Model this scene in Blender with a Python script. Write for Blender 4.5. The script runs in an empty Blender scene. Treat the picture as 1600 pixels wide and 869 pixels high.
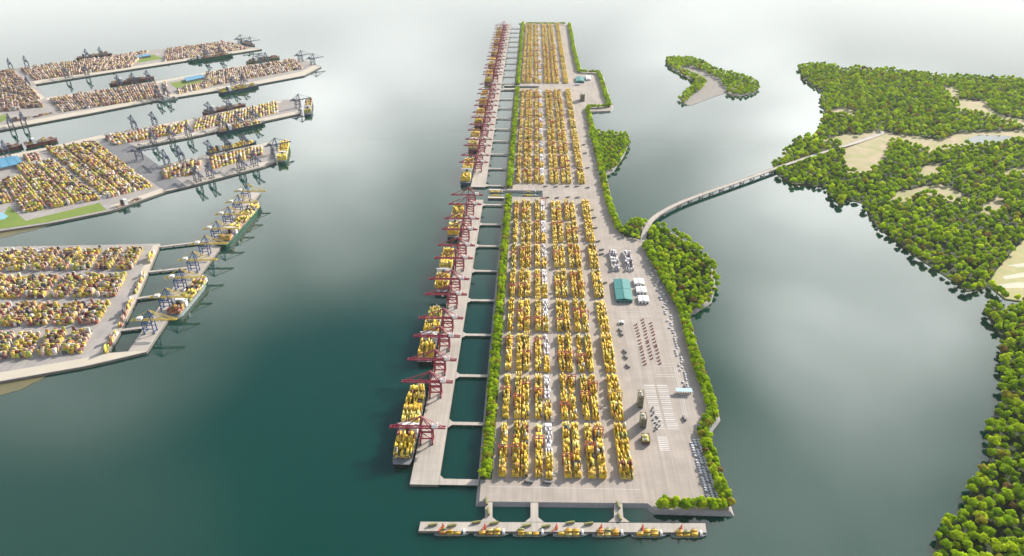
import bpy, bmesh, math, random
import numpy as np
R = math.radians
S = bpy.context.scene
COL = S.collection

# ------------------------------------------------------------------ camera, sky, sun, exposure
CH = 1000.0                                   # camera height in metres
FPX, PXC, PYC, PYH = 1100.0, 800.0, 434.5, -195.0
PITCH = math.atan((PYC - PYH) / FPX)
cam_d = bpy.data.cameras.new('camera')
cam_d.sensor_width = 36.0
cam_d.lens = 36.0 * FPX / 1600.0
cam_d.clip_start = 1.0
cam_d.clip_end = 120000.0
cam = bpy.data.objects.new('camera', cam_d)
cam.location = (0, 0, CH)
cam.rotation_euler = (R(90) - PITCH, 0, 0)
COL.objects.link(cam)
S.camera = cam

SUN_EL, SUN_AZ = R(26), R(46)                 # azimuth clockwise from +Y
EXPOSURE = 0.42
SKY, VEIL, VEIL_TOP = 0.10, 1.4, 0.56
W = bpy.data.worlds.new('World'); S.world = W; W.use_nodes = True
nt = W.node_tree; N = nt.nodes; L = nt.links
bg = N['Background']
sky = N.new('ShaderNodeTexSky'); sky.sky_type = 'NISHITA'; sky.sun_disc = False
sky.sun_elevation = SUN_EL; sky.sun_rotation = SUN_AZ
sky.altitude = 0; sky.air_density = 1.0; sky.dust_density = 0.8; sky.ozone_density = 1.0
tc = N.new('ShaderNodeTexCoord')
sep = N.new('ShaderNodeSeparateXYZ'); L.new(tc.outputs['Generated'], sep.inputs[0])
def nm(op, a, b=None, c=None):
    n = N.new('ShaderNodeMath'); n.operation = op
    for i, v in enumerate((a, b, c)):
        if v is None: continue
        if isinstance(v, (int, float)): n.inputs[i].default_value = v
        else: L.new(v, n.inputs[i])
    return n.outputs[0]
# broken cloud: soft noise on a flat layer overhead
za = nm('ADD', nm('MAXIMUM', sep.outputs['Z'], 0.04), 0.22)
cmb = N.new('ShaderNodeCombineXYZ'); L.new(nm('DIVIDE', sep.outputs['X'], za), cmb.inputs[0]); L.new(nm('DIVIDE', sep.outputs['Y'], za), cmb.inputs[1])
cmb.inputs[2].default_value = 3.7
cn = N.new('ShaderNodeTexNoise'); cn.inputs['Scale'].default_value = 1.5; cn.inputs['Detail'].default_value = 4.0
cn.inputs['Roughness'].default_value = 0.5; cn.inputs['Distortion'].default_value = 0.3
L.new(cmb.outputs[0], cn.inputs['Vector'])
cloudn = N.new('ShaderNodeMapRange'); cloudn.inputs['From Min'].default_value = 0.36; cloudn.inputs['From Max'].default_value = 0.64
cloudn.inputs['To Min'].default_value = 0.64; cloudn.inputs['To Max'].default_value = 1.35; L.new(cn.outputs['Fac'], cloudn.inputs['Value'])
# cloud banks: (azimuth from +Y, elevation, angular radius, brightness)
BANKS = [(28.6, 24.5, 15, 2.5), (34.3, 28.6, 14, 2.0), (27.1, 37, 11, .25), (-20.4, 21.5, 13, 0.95), (-9.4, 21.1, 14, .85), (-34.8, 25.0, 15, 1.15), (16.0, 18.7, 13, 1.0), (-48.9, 43.1, 18, 0.35), (19.0, 29.2, 12, 0.6), (33, 48, 17, 1.9)]
total = None
for az, el, rad, amp in BANKS:
    v = N.new('ShaderNodeVectorMath'); v.operation = 'DOT_PRODUCT'; L.new(tc.outputs['Generated'], v.inputs[0])
    v.inputs[1].default_value = (math.sin(R(az)) * math.cos(R(el)), math.cos(R(az)) * math.cos(R(el)), math.sin(R(el)))
    m = N.new('ShaderNodeMapRange'); m.interpolation_type = 'SMOOTHERSTEP'
    m.inputs['From Min'].default_value = math.cos(R(rad)); m.inputs['From Max'].default_value = 1.0
    m.inputs['To Min'].default_value = 0.0; m.inputs['To Max'].default_value = amp; L.new(v.outputs['Value'], m.inputs['Value'])
    total = m.outputs[0] if total is None else nm('ADD', total, m.outputs[0])
veil = N.new('ShaderNodeMapRange'); veil.interpolation_type = 'SMOOTHSTEP'      # bright haze cloud towards the horizon
veil.inputs['From Min'].default_value = VEIL_TOP; veil.inputs['From Max'].default_value = 0.10
veil.inputs['To Min'].default_value = 0.0; veil.inputs['To Max'].default_value = VEIL; L.new(sep.outputs['Z'], veil.inputs['Value'])
val = nm('ADD', nm('MULTIPLY', total, cloudn.outputs[0]), veil.outputs[0])
keep = nm('SUBTRACT', 1.0, nm('MINIMUM', val, 0.9))
cs = N.new('ShaderNodeVectorMath'); cs.operation = 'SCALE'; L.new(sky.outputs[0], cs.inputs[0]); L.new(keep, cs.inputs['Scale'])
cw = N.new('ShaderNodeVectorMath'); cw.operation = 'SCALE'; cw.inputs[0].default_value = (1.0 / SKY, 0.995 / SKY, 0.975 / SKY); L.new(val, cw.inputs['Scale'])
ca = N.new('ShaderNodeVectorMath'); ca.operation = 'ADD'; L.new(cs.outputs[0], ca.inputs[0]); L.new(cw.outputs[0], ca.inputs[1])
L.new(ca.outputs[0], bg.inputs['Color'])
bg.inputs['Strength'].default_value = SKY

sun_d = bpy.data.lights.new('sun', 'SUN'); sun_d.energy = 5.0; sun_d.angle = R(0.6); sun_d.color = (1.0, 0.93, 0.82)
sun = bpy.data.objects.new('sun', sun_d)
sun.rotation_euler = (R(90) - SUN_EL, 0, -SUN_AZ + R(180))
sun.rotation_euler = (R(90) - SUN_EL, 0, R(180) - SUN_AZ)
sun.location = (0, 0, 3000)
COL.objects.link(sun)
S.view_settings.view_transform = 'Standard'
S.view_settings.look = 'None'
S.view_settings.gamma = 1.0
S.view_settings.exposure = EXPOSURE
S.render.engine = 'CYCLES'
S.cycles.max_bounces = 6
S.cycles.diffuse_bounces = 2
S.cycles.glossy_bounces = 3
S.cycles.transmission_bounces = 2
S.cycles.volume_bounces = 0
S.cycles.sample_clamp_indirect = 6.0

# ------------------------------------------------------------------ survey helpers
cP, sP = math.cos(PITCH), math.sin(PITCH)
def gp(x, y, z=0.0):
    """the point at height z that was surveyed at (x, y) on the photograph"""
    a = (x - PXC) / FPX; b = (y - PYC) / FPX
    t = (CH - z) / (sP + b * cP)
    return (a * t, (cP - b * sP) * t)
TH = R(1.6)
def T(u, w):                                   # terminal frame: u along the quay, w to the right of it
    return (u * math.sin(TH) + w * math.cos(TH), u * math.cos(TH) - w * math.sin(TH))
def UW(x, y, z=0.0):
    X, Y = gp(x, y, z)
    return (X * math.sin(TH) + Y * math.cos(TH), X * math.cos(TH) - Y * math.sin(TH))
def inside(p, poly):
    x, y = p; c = False; n = len(poly); j = n - 1
    for i in range(n):
        xi, yi = poly[i]; xj, yj = poly[j]
        if (yi > y) != (yj > y) and x < (xj - xi) * (y - yi) / (yj - yi) + xi: c = not c
        j = i
    return c
ORD = ['first', 'second', 'third', 'fourth', 'fifth', 'sixth', 'seventh', 'eighth', 'ninth', 'tenth', 'eleventh', 'twelfth',
       'thirteenth', 'fourteenth', 'fifteenth', 'sixteenth', 'seventeenth', 'eighteenth', 'nineteenth', 'twentieth']

# ------------------------------------------------------------------ materials
def mat(name, col, rough=0.7, metal=0.0, noise=0.0, scale=1.0, attr=False, spec=None, col2=None, bump=0.0):
    m = bpy.data.materials.new(name); m.use_nodes = True
    n = m.node_tree.nodes; l = m.node_tree.links; b = n['Principled BSDF']
    b.inputs['Roughness'].default_value = rough; b.inputs['Metallic'].default_value = metal
    if spec is not None: b.inputs['Specular IOR Level'].default_value = spec
    src = None
    if attr:
        a = n.new('ShaderNodeAttribute'); a.attribute_name = 'Col'; src = a.outputs['Color']
    else:
        b.inputs['Base Color'].default_value = (*col, 1)
    if noise > 0:
        g = n.new('ShaderNodeNewGeometry')
        t = n.new('ShaderNodeTexNoise'); t.inputs['Scale'].default_value = scale; t.inputs['Detail'].default_value = 5
        l.new(g.outputs['Position'], t.inputs['Vector'])
        if col2 is None:
            mr = n.new('ShaderNodeMapRange'); mr.inputs['To Min'].default_value = 1 - noise; mr.inputs['To Max'].default_value = 1 + noise
            l.new(t.outputs['Fac'], mr.inputs['Value'])
            mm = n.new('ShaderNodeMixRGB'); mm.blend_type = 'MULTIPLY'; mm.inputs['Fac'].default_value = 1
            if src: l.new(src, mm.inputs[1])
            else: mm.inputs[1].default_value = (*col, 1)
            l.new(mr.outputs[0], mm.inputs[2]); src = mm.outputs[0]
        else:
            mr = n.new('ShaderNodeMapRange'); mr.inputs['From Min'].default_value = 0.5 - noise / 2; mr.inputs['From Max'].default_value = 0.5 + noise / 2
            l.new(t.outputs['Fac'], mr.inputs['Value'])
            mm = n.new('ShaderNodeMixRGB'); mm.inputs[1].default_value = (*col, 1); mm.inputs[2].default_value = (*col2, 1)
            l.new(mr.outputs[0], mm.inputs['Fac']); src = mm.outputs[0]
    if src: l.new(src, b.inputs['Base Color'])
    return m

M = {}
M['container'] = mat('container paint', (1, 1, 1), 0.55, attr=True, noise=0.18, scale=0.2)
M['concrete'] = mat('pale concrete', (0.43, 0.37, 0.32), 0.85, noise=0.16, scale=0.035)
M['apron'] = mat('quay concrete', (0.50, 0.45, 0.39), 0.85, noise=0.12, scale=0.05)
M['leftdeck'] = mat('older concrete', (0.40, 0.365, 0.34), 0.85, noise=0.16, scale=0.02)
M['leftedge'] = mat('cream quay concrete', (0.58, 0.52, 0.42), 0.85, noise=0.10, scale=0.03)
M['asphalt'] = mat('worn asphalt', (0.20, 0.20, 0.21), 0.9, noise=0.2, scale=0.05)
M['rock'] = mat('revetment stone', (0.30, 0.29, 0.275), 0.9, noise=0.3, scale=0.15)
M['wall'] = mat('quay wall', (0.16, 0.15, 0.13), 0.9, noise=0.3, scale=0.1)
M['van'] = mat('off-white van paint', (0.78, 0.78, 0.80), 0.5)
M['white'] = mat('white paint', (0.78, 0.77, 0.75), 0.5, noise=0.06, scale=0.2)
M['line'] = mat('line paint', (0.78, 0.77, 0.76), 0.7)
M['maroon'] = mat('maroon crane paint', (0.25, 0.018, 0.045), 0.5, noise=0.2, scale=0.3)
M['red'] = mat('red gantry paint', (0.40, 0.06, 0.035), 0.5, noise=0.2, scale=0.3)
M['orange'] = mat('orange red crane paint', (0.55, 0.10, 0.04), 0.5)
M['blue'] = mat('blue crane paint', (0.035, 0.075, 0.22), 0.5, noise=0.2, scale=0.3)
M['slate'] = mat('slate blue crane paint', (0.085, 0.105, 0.16), 0.5, noise=0.2, scale=0.3)
M['craneyellow'] = mat('yellow boom paint', (0.55, 0.40, 0.05), 0.5, noise=0.15, scale=0.3)
M['hullblack'] = mat('black hull paint', (0.012, 0.012, 0.014), 0.6, noise=0.3, scale=0.1, spec=0.25)
M['hullgreen'] = mat('green hull paint', (0.012, 0.085, 0.045), 0.45, noise=0.3, scale=0.1)
M['hullred'] = mat('rust red hull paint', (0.16, 0.035, 0.03), 0.5, noise=0.3, scale=0.1)
M['hullolive'] = mat('olive hull paint', (0.14, 0.14, 0.06), 0.5, noise=0.3, scale=0.1)
M['hullnavy'] = mat('navy hull paint', (0.02, 0.045, 0.07), 0.5, noise=0.3, scale=0.1)
M['hullgrey'] = mat('pale hull paint', (0.26, 0.30, 0.29), 0.5, noise=0.2, scale=0.1)
M['bargehull'] = mat('grey green barge hull', (0.24, 0.28, 0.25), 0.5, noise=0.2, scale=0.2)
M['deckgrey'] = mat('grey ship deck', (0.20, 0.21, 0.22), 0.7, noise=0.2, scale=0.2)
M['dark'] = mat('dark steel', (0.03, 0.03, 0.03), 0.5)
M['teal'] = mat('teal sheet roof', (0.04, 0.24, 0.23), 0.5, noise=0.12, scale=0.3)
M['paleblue'] = mat('pale blue canopy', (0.50, 0.66, 0.70), 0.5, noise=0.05, scale=0.2)
M['tealwall'] = mat('teal cladding', (0.03, 0.15, 0.15), 0.6)
M['glass'] = mat('window glass', (0.03, 0.045, 0.05), 0.12)
M['cream'] = mat('cream render', (0.62, 0.58, 0.42), 0.8, noise=0.08, scale=0.2)
M['olivewall'] = mat('olive facade', (0.20, 0.19, 0.12), 0.8, noise=0.1, scale=0.2)
M['paleyellow'] = mat('pale yellow roof', (0.66, 0.58, 0.16), 0.7, noise=0.06, scale=0.2)
M['brownwall'] = mat('brown wall', (0.16, 0.10, 0.07), 0.8)
M['truckred'] = mat('brick red tractor paint', (0.27, 0.07, 0.06), 0.5)
M['truckyellow'] = mat('olive yellow carrier paint', (0.26, 0.25, 0.07), 0.5)
M['bark'] = mat('bark', (0.10, 0.07, 0.045), 0.9, noise=0.2, scale=1)
M['skyblue'] = mat('blue sheet roof', (0.05, 0.27, 0.45), 0.5, noise=0.1, scale=0.1)
M['poolwater'] = mat('bright blue pond water', (0.06, 0.33, 0.42), 0.1)
M['grass'] = mat('lawn', (0.14, 0.24, 0.03), 0.9, noise=0.6, scale=0.02, col2=(0.24, 0.29, 0.05))
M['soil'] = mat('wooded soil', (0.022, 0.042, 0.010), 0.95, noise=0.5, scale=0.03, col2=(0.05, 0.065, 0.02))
M['sand'] = mat('sand flat', (0.54, 0.42, 0.28), 0.95, noise=0.4, scale=0.018, col2=(0.36, 0.36, 0.15))
M['field'] = mat('striped field', (0.36, 0.40, 0.15), 0.95, noise=0.5, scale=0.03, col2=(0.56, 0.44, 0.24))
M['fieldpale'] = mat('pale bare strip', (0.62, 0.60, 0.47), 0.95, noise=0.15, scale=0.03)
M['rubble'] = mat('pale rubble', (0.42, 0.38, 0.34), 0.95, noise=0.7, scale=0.06, col2=(0.20, 0.19, 0.17))
M['mud'] = mat('shoal mud', (0.20, 0.16, 0.07), 0.6, noise=0.6, scale=0.02, col2=(0.12, 0.13, 0.07))

def pave(m, joint=24.0, streak=0.10):
    """slab joints, long wheel streaks and stains added to a concrete material"""
    n = m.node_tree.nodes; l = m.node_tree.links; b = n['Principled BSDF']; src = b.inputs['Base Color'].links[0].from_socket
    g = n.new('ShaderNodeNewGeometry'); mp = n.new('ShaderNodeMapping'); mp.inputs['Rotation'].default_value = (0, 0, R(1.6)); l.new(g.outputs['Position'], mp.inputs['Vector'])
    br = n.new('ShaderNodeTexBrick'); br.inputs['Scale'].default_value = 1.0 / joint; br.inputs['Color1'].default_value = (1, 1, 1, 1); br.inputs['Color2'].default_value = (.965, .965, .97, 1); br.inputs['Mortar'].default_value = (.90, .895, .89, 1)
    br.inputs['Mortar Size'].default_value = 0.022; br.inputs['Brick Width'].default_value = 1.0; br.inputs['Row Height'].default_value = 1.0; br.offset = 0.0
    l.new(mp.outputs[0], br.inputs['Vector'])
    m2 = n.new('ShaderNodeMapping'); m2.inputs['Scale'].default_value = (.16, .006, .1); l.new(mp.outputs[0], m2.inputs['Vector'])
    t = n.new('ShaderNodeTexNoise'); t.inputs['Scale'].default_value = 1.0; t.inputs['Detail'].default_value = 3; l.new(m2.outputs[0], t.inputs['Vector'])
    r = n.new('ShaderNodeMapRange'); r.inputs['From Min'].default_value = .35; r.inputs['From Max'].default_value = .65; r.inputs['To Min'].default_value = 1 - streak; r.inputs['To Max'].default_value = 1 + streak * .6; l.new(t.outputs['Fac'], r.inputs['Value'])
    t3 = n.new('ShaderNodeTexNoise'); t3.inputs['Scale'].default_value = .012; t3.inputs['Detail'].default_value = 6; l.new(mp.outputs[0], t3.inputs['Vector'])
    r3 = n.new('ShaderNodeMapRange'); r3.inputs['From Min'].default_value = .3; r3.inputs['From Max'].default_value = .7; r3.inputs['To Min'].default_value = .88; r3.inputs['To Max'].default_value = 1.08; l.new(t3.outputs['Fac'], r3.inputs['Value'])
    for o in (br.outputs['Color'], r.outputs[0], r3.outputs[0]):
        x = n.new('ShaderNodeMixRGB'); x.blend_type = 'MULTIPLY'; x.inputs['Fac'].default_value = 1; l.new(src, x.inputs[1]); l.new(o, x.inputs[2]); src = x.outputs[0]
    l.new(src, b.inputs['Base Color'])
for k in ('concrete', 'apron', 'leftdeck'): pave(M[k])

def leafmat():
    m = bpy.data.materials.new('foliage'); m.use_nodes = True
    n = m.node_tree.nodes; l = m.node_tree.links; n.remove(n['Principled BSDF'])
    a = n.new('ShaderNodeAttribute'); a.attribute_name = 'Col'
    d = n.new('ShaderNodeBsdfDiffuse'); t = n.new('ShaderNodeBsdfTranslucent'); mixs = n.new('ShaderNodeMixShader')
    mixs.inputs[0].default_value = 0.55
    v = n.new('ShaderNodeVectorMath'); v.operation = 'MULTIPLY'; v.inputs[1].default_value = (1.35, 1.3, .8); l.new(a.outputs['Color'], v.inputs[0])
    l.new(a.outputs['Color'], d.inputs['Color']); l.new(v.outputs[0], t.inputs['Color'])      # leaves pass more light than they reflect
    l.new(d.outputs[0], mixs.inputs[1]); l.new(t.outputs[0], mixs.inputs[2])
    l.new(mixs.outputs[0], n['Material Output'].inputs['Surface'])
    return m
M['leaf'] = leafmat()

def watermat():
    m = bpy.data.materials.new('water'); m.use_nodes = True
    n = m.node_tree.nodes; l = m.node_tree.links; b = n['Principled BSDF']
    g = n.new('ShaderNodeNewGeometry')
    t = n.new('ShaderNodeTexNoise'); t.inputs['Scale'].default_value = 0.0012; t.inputs['Detail'].default_value = 3
    l.new(g.outputs['Position'], t.inputs['Vector'])
    c = n.new('ShaderNodeMixRGB'); c.inputs[1].default_value = (0.0008, 0.040, 0.030, 1); c.inputs[2].default_value = (0.0025, 0.050, 0.035, 1)
    l.new(t.outputs['Fac'], c.inputs['Fac']); l.new(c.outputs[0], b.inputs['Base Color'])
    b.inputs['Roughness'].default_value = 0.045
    b.subsurface_method = 'BURLEY'; b.inputs['Subsurface Weight'].default_value = 1.0; b.inputs['Subsurface Radius'].default_value = (1, 1, 1); b.inputs['Subsurface Scale'].default_value = 45.0
    b.inputs['IOR'].default_value = 1.48
    t2 = n.new('ShaderNodeTexNoise'); t2.inputs['Scale'].default_value = 0.05; t2.inputs['Detail'].default_value = 4
    l.new(g.outputs['Position'], t2.inputs['Vector'])
    bp = n.new('ShaderNodeBump'); bp.inputs['Strength'].default_value = 0.035; bp.inputs['Distance'].default_value = 1.0
    l.new(t2.outputs['Fac'], bp.inputs['Height']); l.new(bp.outputs[0], b.inputs['Normal'])
    return m
M['water'] = watermat()

# ------------------------------------------------------------------ mesh helpers
class MB:
    def __init__(s): s.v = []; s.f = []; s.m = []; s.mats = []
    def mi(s, m):
        if m not in s.mats: s.mats.append(m)
        return s.mats.index(m)
    def quad(s, pts, m):
        k = len(s.v); s.v += [tuple(p) for p in pts]; s.f.append(tuple(range(k, k + len(pts)))); s.m.append(s.mi(m))
    def hexa(s, b, t, m, mt=None):               # b, t: matching loops bottom and top (ccw seen from above)
        k = len(s.v); n = len(b); s.v += [tuple(p) for p in b] + [tuple(p) for p in t]
        i = s.mi(m); j = s.mi(mt or m)
        s.f.append(tuple(range(k + n - 1, k - 1, -1))); s.m.append(i)
        s.f.append(tuple(range(k + n, k + 2 * n))); s.m.append(j)
        for q in range(n):
            r = (q + 1) % n
            s.f.append((k + q, k + r, k + n + r, k + n + q)); s.m.append(i)
    def box(s, x0, x1, y0, y1, z0, z1, m, mt=None):
        b = [(x0, y0, z0), (x1, y0, z0), (x1, y1, z0), (x0, y1, z0)]
        s.hexa(b, [(x, y, z1) for x, y, _ in b], m, mt)
    def beam(s, p, q, a, m, b=None):
        p = np.array(p, float); q = np.array(q, float); d = q - p; d /= np.linalg.norm(d)
        up = np.array((0, 0, 1.0)) if abs(d[2]) < 0.9 else np.array((1.0, 0, 0))
        x = np.cross(d, up); x /= np.linalg.norm(x); y = np.cross(x, d)
        a /= 2; b = (b / 2) if b else a
        cs = [(-a, -b), (a, -b), (a, b), (-a, b)]
        lo = [p + x * i + y * j for i, j in cs]; hi = [q + x * i + y * j for i, j in cs]
        k = len(s.v); s.v += [tuple(w) for w in lo + hi]; i = s.mi(m)
        fs = [(0, 1, 2, 3), (7, 6, 5, 4)] + [(r, (r + 4), (r + 1) % 4 + 4, (r + 1) % 4) for r in range(4)]
        for f in fs: s.f.append(tuple(k + w for w in f)); s.m.append(i)
    def mesh(s, name):
        me = bpy.data.meshes.new(name); me.from_pydata(s.v, [], s.f)
        for m in s.mats: me.materials.append(M[m])
        me.polygons.foreach_set('material_index', s.m)
        bm = bmesh.new(); bm.from_mesh(me); bmesh.ops.recalc_face_normals(bm, faces=bm.faces); bm.to_mesh(me); bm.free()
        me.update(); return me

def boxes_mesh(name, C, Ux, size, colr, mname='container', bottom=False):
    """many little boxes: C base centres (n,3), Ux unit length direction (n,2), size (n,3) length/width/height, colr (n,3)"""
    C = np.asarray(C, float); n = len(C); Ux = np.asarray(Ux, float); size = np.asarray(size, float); colr = np.asarray(colr, float)
    Uy = np.stack([-Ux[:, 1], Ux[:, 0]], 1)
    V = np.zeros((n, 8, 3))
    for k, (a, b, c) in enumerate([(-1, -1, 0), (1, -1, 0), (1, 1, 0), (-1, 1, 0), (-1, -1, 1), (1, -1, 1), (1, 1, 1), (-1, 1, 1)]):
        V[:, k, :2] = C[:, :2] + Ux * (a * size[:, 0:1] / 2) + Uy * (b * size[:, 1:2] / 2)
        V[:, k, 2] = C[:, 2] + c * size[:, 2]
    fq = [(4, 5, 6, 7), (0, 1, 5, 4), (1, 2, 6, 5), (2, 3, 7, 6), (3, 0, 4, 7)]
    if bottom: fq.append((3, 2, 1, 0))
    F = (np.array(fq)[None] + (np.arange(n) * 8)[:, None, None]).reshape(-1, 4)
    return raw_mesh(name, V.reshape(-1, 3), F, np.repeat(colr, len(fq), 0), mname)

def raw_mesh(name, V, F, fc, mname):
    me = bpy.data.meshes.new(name); nf = len(F)
    me.vertices.add(len(V)); me.vertices.foreach_set('co', V.astype(np.float32).ravel())
    me.loops.add(nf * 4); me.loops.foreach_set('vertex_index', F.astype(np.int32).ravel())
    me.polygons.add(nf); me.polygons.foreach_set('loop_start', np.arange(0, nf * 4, 4, dtype=np.int32))
    me.materials.append(M[mname])
    at = me.attributes.new('Col', 'FLOAT_COLOR', 'CORNER')
    c4 = np.ones((nf, 4, 4), np.float32); c4[:, :, :3] = fc[:, None, :]
    at.data.foreach_set('color', c4.ravel())
    me.update(calc_edges=True); return me

def link(name, me, parent=None, loc=(0, 0, 0), rz=0.0):
    o = bpy.data.objects.new(name, me); COL.objects.link(o)
    o.location = loc; o.rotation_euler = (0, 0, rz)
    if parent: o.parent = parent
    return o
def tag(o, label, cat, group=None, kind=None):
    if label: o['label'] = label
    if cat: o['category'] = cat
    if group: o['group'] = group
    if kind: o['kind'] = kind
    return o
def structure(name, me, loc=(0, 0, 0)):
    o = link(name, me, None, loc); o['kind'] = 'structure'; return o
def place(spec, name, label, cat, loc, rz=0.0, group=None, sc=None):
    """an Empty at the thing's base with one child per part (mesh data shared); spec = [(part, mesh, [(sub, mesh)...]), ...]"""
    e = link(name, None, None, loc, rz); tag(e, label, cat, group); e.empty_display_size = 2
    if sc: e.scale = sc
    for it in spec:
        c = link(it[0], it[1], e)
        for sub in (it[2] if len(it) > 2 else []): link(sub[0], sub[1], c)
    return e

def offset_poly(P, d):
    n = len(P); A = sum(P[i][0] * P[(i + 1) % n][1] - P[(i + 1) % n][0] * P[i][1] for i in range(n))
    sg = 1 if A > 0 else -1; out = []
    for i in range(n):
        p0 = np.array(P[i - 1]); p1 = np.array(P[i]); p2 = np.array(P[(i + 1) % n])
        e1 = (p1 - p0) / np.linalg.norm(p1 - p0); e2 = (p2 - p1) / np.linalg.norm(p2 - p1)
        n1 = np.array((e1[1], -e1[0])) * sg; n2 = np.array((e2[1], -e2[0])) * sg
        b = n1 + n2; bl = np.linalg.norm(b)
        if bl < 0.3: b = n1; k = 1
        else: b /= bl; k = min(1.0 / max(b @ n1, 0.4), 2.0)
        out.append(tuple(p1 + b * d * k))
    return out
def slab(name, P, ztop, zbot, mtop, mside, flare=0.0):
    """a polygonal platform with a flat top and (sloping) sides"""
    A = sum(P[i][0] * P[(i + 1) % len(P)][1] - P[(i + 1) % len(P)][0] * P[i][1] for i in range(len(P)))
    if A < 0: P = P[::-1]
    B = offset_poly(P, flare) if flare else P
    bm = bmesh.new()
    vt = [bm.verts.new((x, y, ztop)) for x, y in P]; vb = [bm.verts.new((x, y, zbot)) for x, y in B]
    f = bm.faces.new(vt); f.material_index = 0
    for i in range(len(P)):
        j = (i + 1) % len(P); q = bm.faces.new((vb[i], vb[j], vt[j], vt[i])); q.material_index = 1
    f.normal_update(); bmesh.ops.triangulate(bm, faces=[f], ngon_method='EAR_CLIP')
    me = bpy.data.meshes.new(name); bm.to_mesh(me); bm.free()
    me.materials.append(M[mtop]); me.materials.append(M[mside]); return me
def sheet(name, P, z, m):
    A = sum(P[i][0] * P[(i + 1) % len(P)][1] - P[(i + 1) % len(P)][0] * P[i][1] for i in range(len(P)))
    if A < 0: P = P[::-1]
    bm = bmesh.new(); f = bm.faces.new([bm.verts.new((x, y, z)) for x, y in P]); f.normal_update(); bmesh.ops.triangulate(bm, faces=[f], ngon_method='EAR_CLIP')
    me = bpy.data.meshes.new(name); bm.to_mesh(me); bm.free(); me.materials.append(M[m]); return me
def rough_coast(P, step, amp, seed):
    r = random.Random(seed); out = []
    for i in range(len(P)):
        a = P[i]; b = P[(i + 1) % len(P)]; d = math.dist(a, b); n = max(1, int(d / step))
        for k in range(n):
            t = k / n; j = amp if k else 0
            out.append((a[0] + (b[0] - a[0]) * t + r.uniform(-j, j), a[1] + (b[1] - a[1]) * t + r.uniform(-j, j)))
    return out
GP = lambda pts, z: [gp(x, y, z) for x, y in pts]

# ------------------------------------------------------------------ water, land, decks
DZ = 6.0                                       # deck height above the water
mb = MB(); h = 30000
mb.quad([(-h, -h, 0), (h, -h, 0), (h, h, 0), (-h, h, 0)], 'water')
structure('water', mb.mesh('water'))

# the long terminal island
u1a, u1b = 957.0, 2298.0                       # near yard section, rows of 165 m
ch1 = (UW(847, 308, DZ)[0], UW(847, 298, DZ)[0])
ch2 = (UW(842, 138.3, DZ)[0], UW(842, 134.6, DZ)[0])
WL = -89.0
c1w = UW(848, 303, DZ)[1]; c2w = UW(842, 136, DZ)[1]
right_px = [(1012, 786.5), (1024, 796), (1141, 799), (1128, 757), (1108, 695), (1105, 675), (1121, 653), (1113, 622), (1100, 585),
            (1088, 545), (1078, 508), (1074, 490), (1090, 482), (1108, 470), (1115, 445), (1110, 415), (1095, 398), (1075, 380), (1055, 366),
            (1030, 355), (1014, 350), (1000, 344), (985, 347), (971, 360), (962, 340), (953, 310), (945, 272), (956, 266), (972, 243),
            (980, 225), (976, 211), (955, 208), (930, 206), (925, 190), (920, 174.5), (953, 173), (957, 168), (949, 145), (942, 120),
            (937, 112), (908, 111), (900, 82), (892, 37.5), (812, 36.5)]
TERM = [gp(749, 783.5, DZ)] + GP(right_px, DZ)
utop = UW(812, 36.5, DZ)[0]
TERM += [T(utop - 10, WL), T(ch2[1], WL), T(ch2[1], c2w), T(ch2[0], c2w), T(ch2[0], WL), T(ch1[1], WL), T(ch1[1], c1w), T(ch1[0], c1w), T(ch1[0], WL)]
structure('terminal_island', slab('terminal_island', TERM, DZ, -2, 'concrete', 'rock', 9.0))

# quay strip along the berths, in two lengths, joined to the island by narrow causeways
WI, WO = -165.0, -219.0
q1 = (UW(660, 757, DZ)[0], UW(740, 312, DZ)[0]); q2 = (UW(740, 292, DZ)[0], UW(790, 37, DZ)[0])
for a, b in (q1, q2):
    structure('quay', slab('quay', [T(a, WO), T(a, WI), T(b, WI), T(b, WO)], DZ - 0.3, -2, 'apron', 'wall'))
jetty_y = [752, 662, 587, 523, 469, 423, 384, 350, 319.5]
ju = [UW(760, y, DZ)[0] for y in jetty_y]
ju2 = [UW(766, y, DZ)[0] for y in (289.5,)] + [2433 + 164.4 * k for k in range(1, 8)] + [3760]
ju3 = [3895 + 161.6 * k for k in range(0, 11)]
n = 0
for k, u in enumerate(ju + ju2 + ju3):
    hw = 4.8
    P = [T(u - hw, WL + 1), T(u + hw, WL + 1), T(u + hw, WI - 12 + 16), T(u + hw + 9, WI - 1), T(u - hw - 9, WI - 1), T(u - hw, WI + 4)]
    P = [T(u - hw, WL - 0.5), T(u + hw, WL - 0.5), T(u + hw, WI + 9), T(u + hw + 9, WI + 0.5), T(u - hw - 9, WI + 0.5), T(u - hw, WI + 9)]
    if u == ju[0]: P = [T(q1[0] + 1, WL - 0.5), T(u + hw, WL - 0.5), T(u + hw, WI + 9), T(u + hw + 9, WI + 0.5), T(q1[0] + 1, WI + 0.5)]
    bm = MB()
    sec = 'near' if k < len(ju) else ('middle' if k < len(ju) + len(ju2) else 'far')
    idx = k if sec == 'near' else (k - len(ju) if sec == 'middle' else k - len(ju) - len(ju2))
    e = link('access_bridge', None, None, (0, 0, 0))
    tag(e, 'pale concrete causeway between quay and tree belt, %s from the front in the %s section' % (ORD[idx], sec), 'bridge',
        'causeways linking the quay to the yard')
    link('deck', slab('deck', P, DZ - 0.6, DZ - 2.4, 'apron', 'wall'), e)
    for wq in (-150, -132, -114):
        pm = MB(); pm.box(-1.2, 1.2, -3.6, 3.6, -3, DZ - 2.4, 'wall')
        link('pier', pm.mesh('pier'), e, (*T(u if u != ju[0] else u, wq), 0), -TH)

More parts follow.
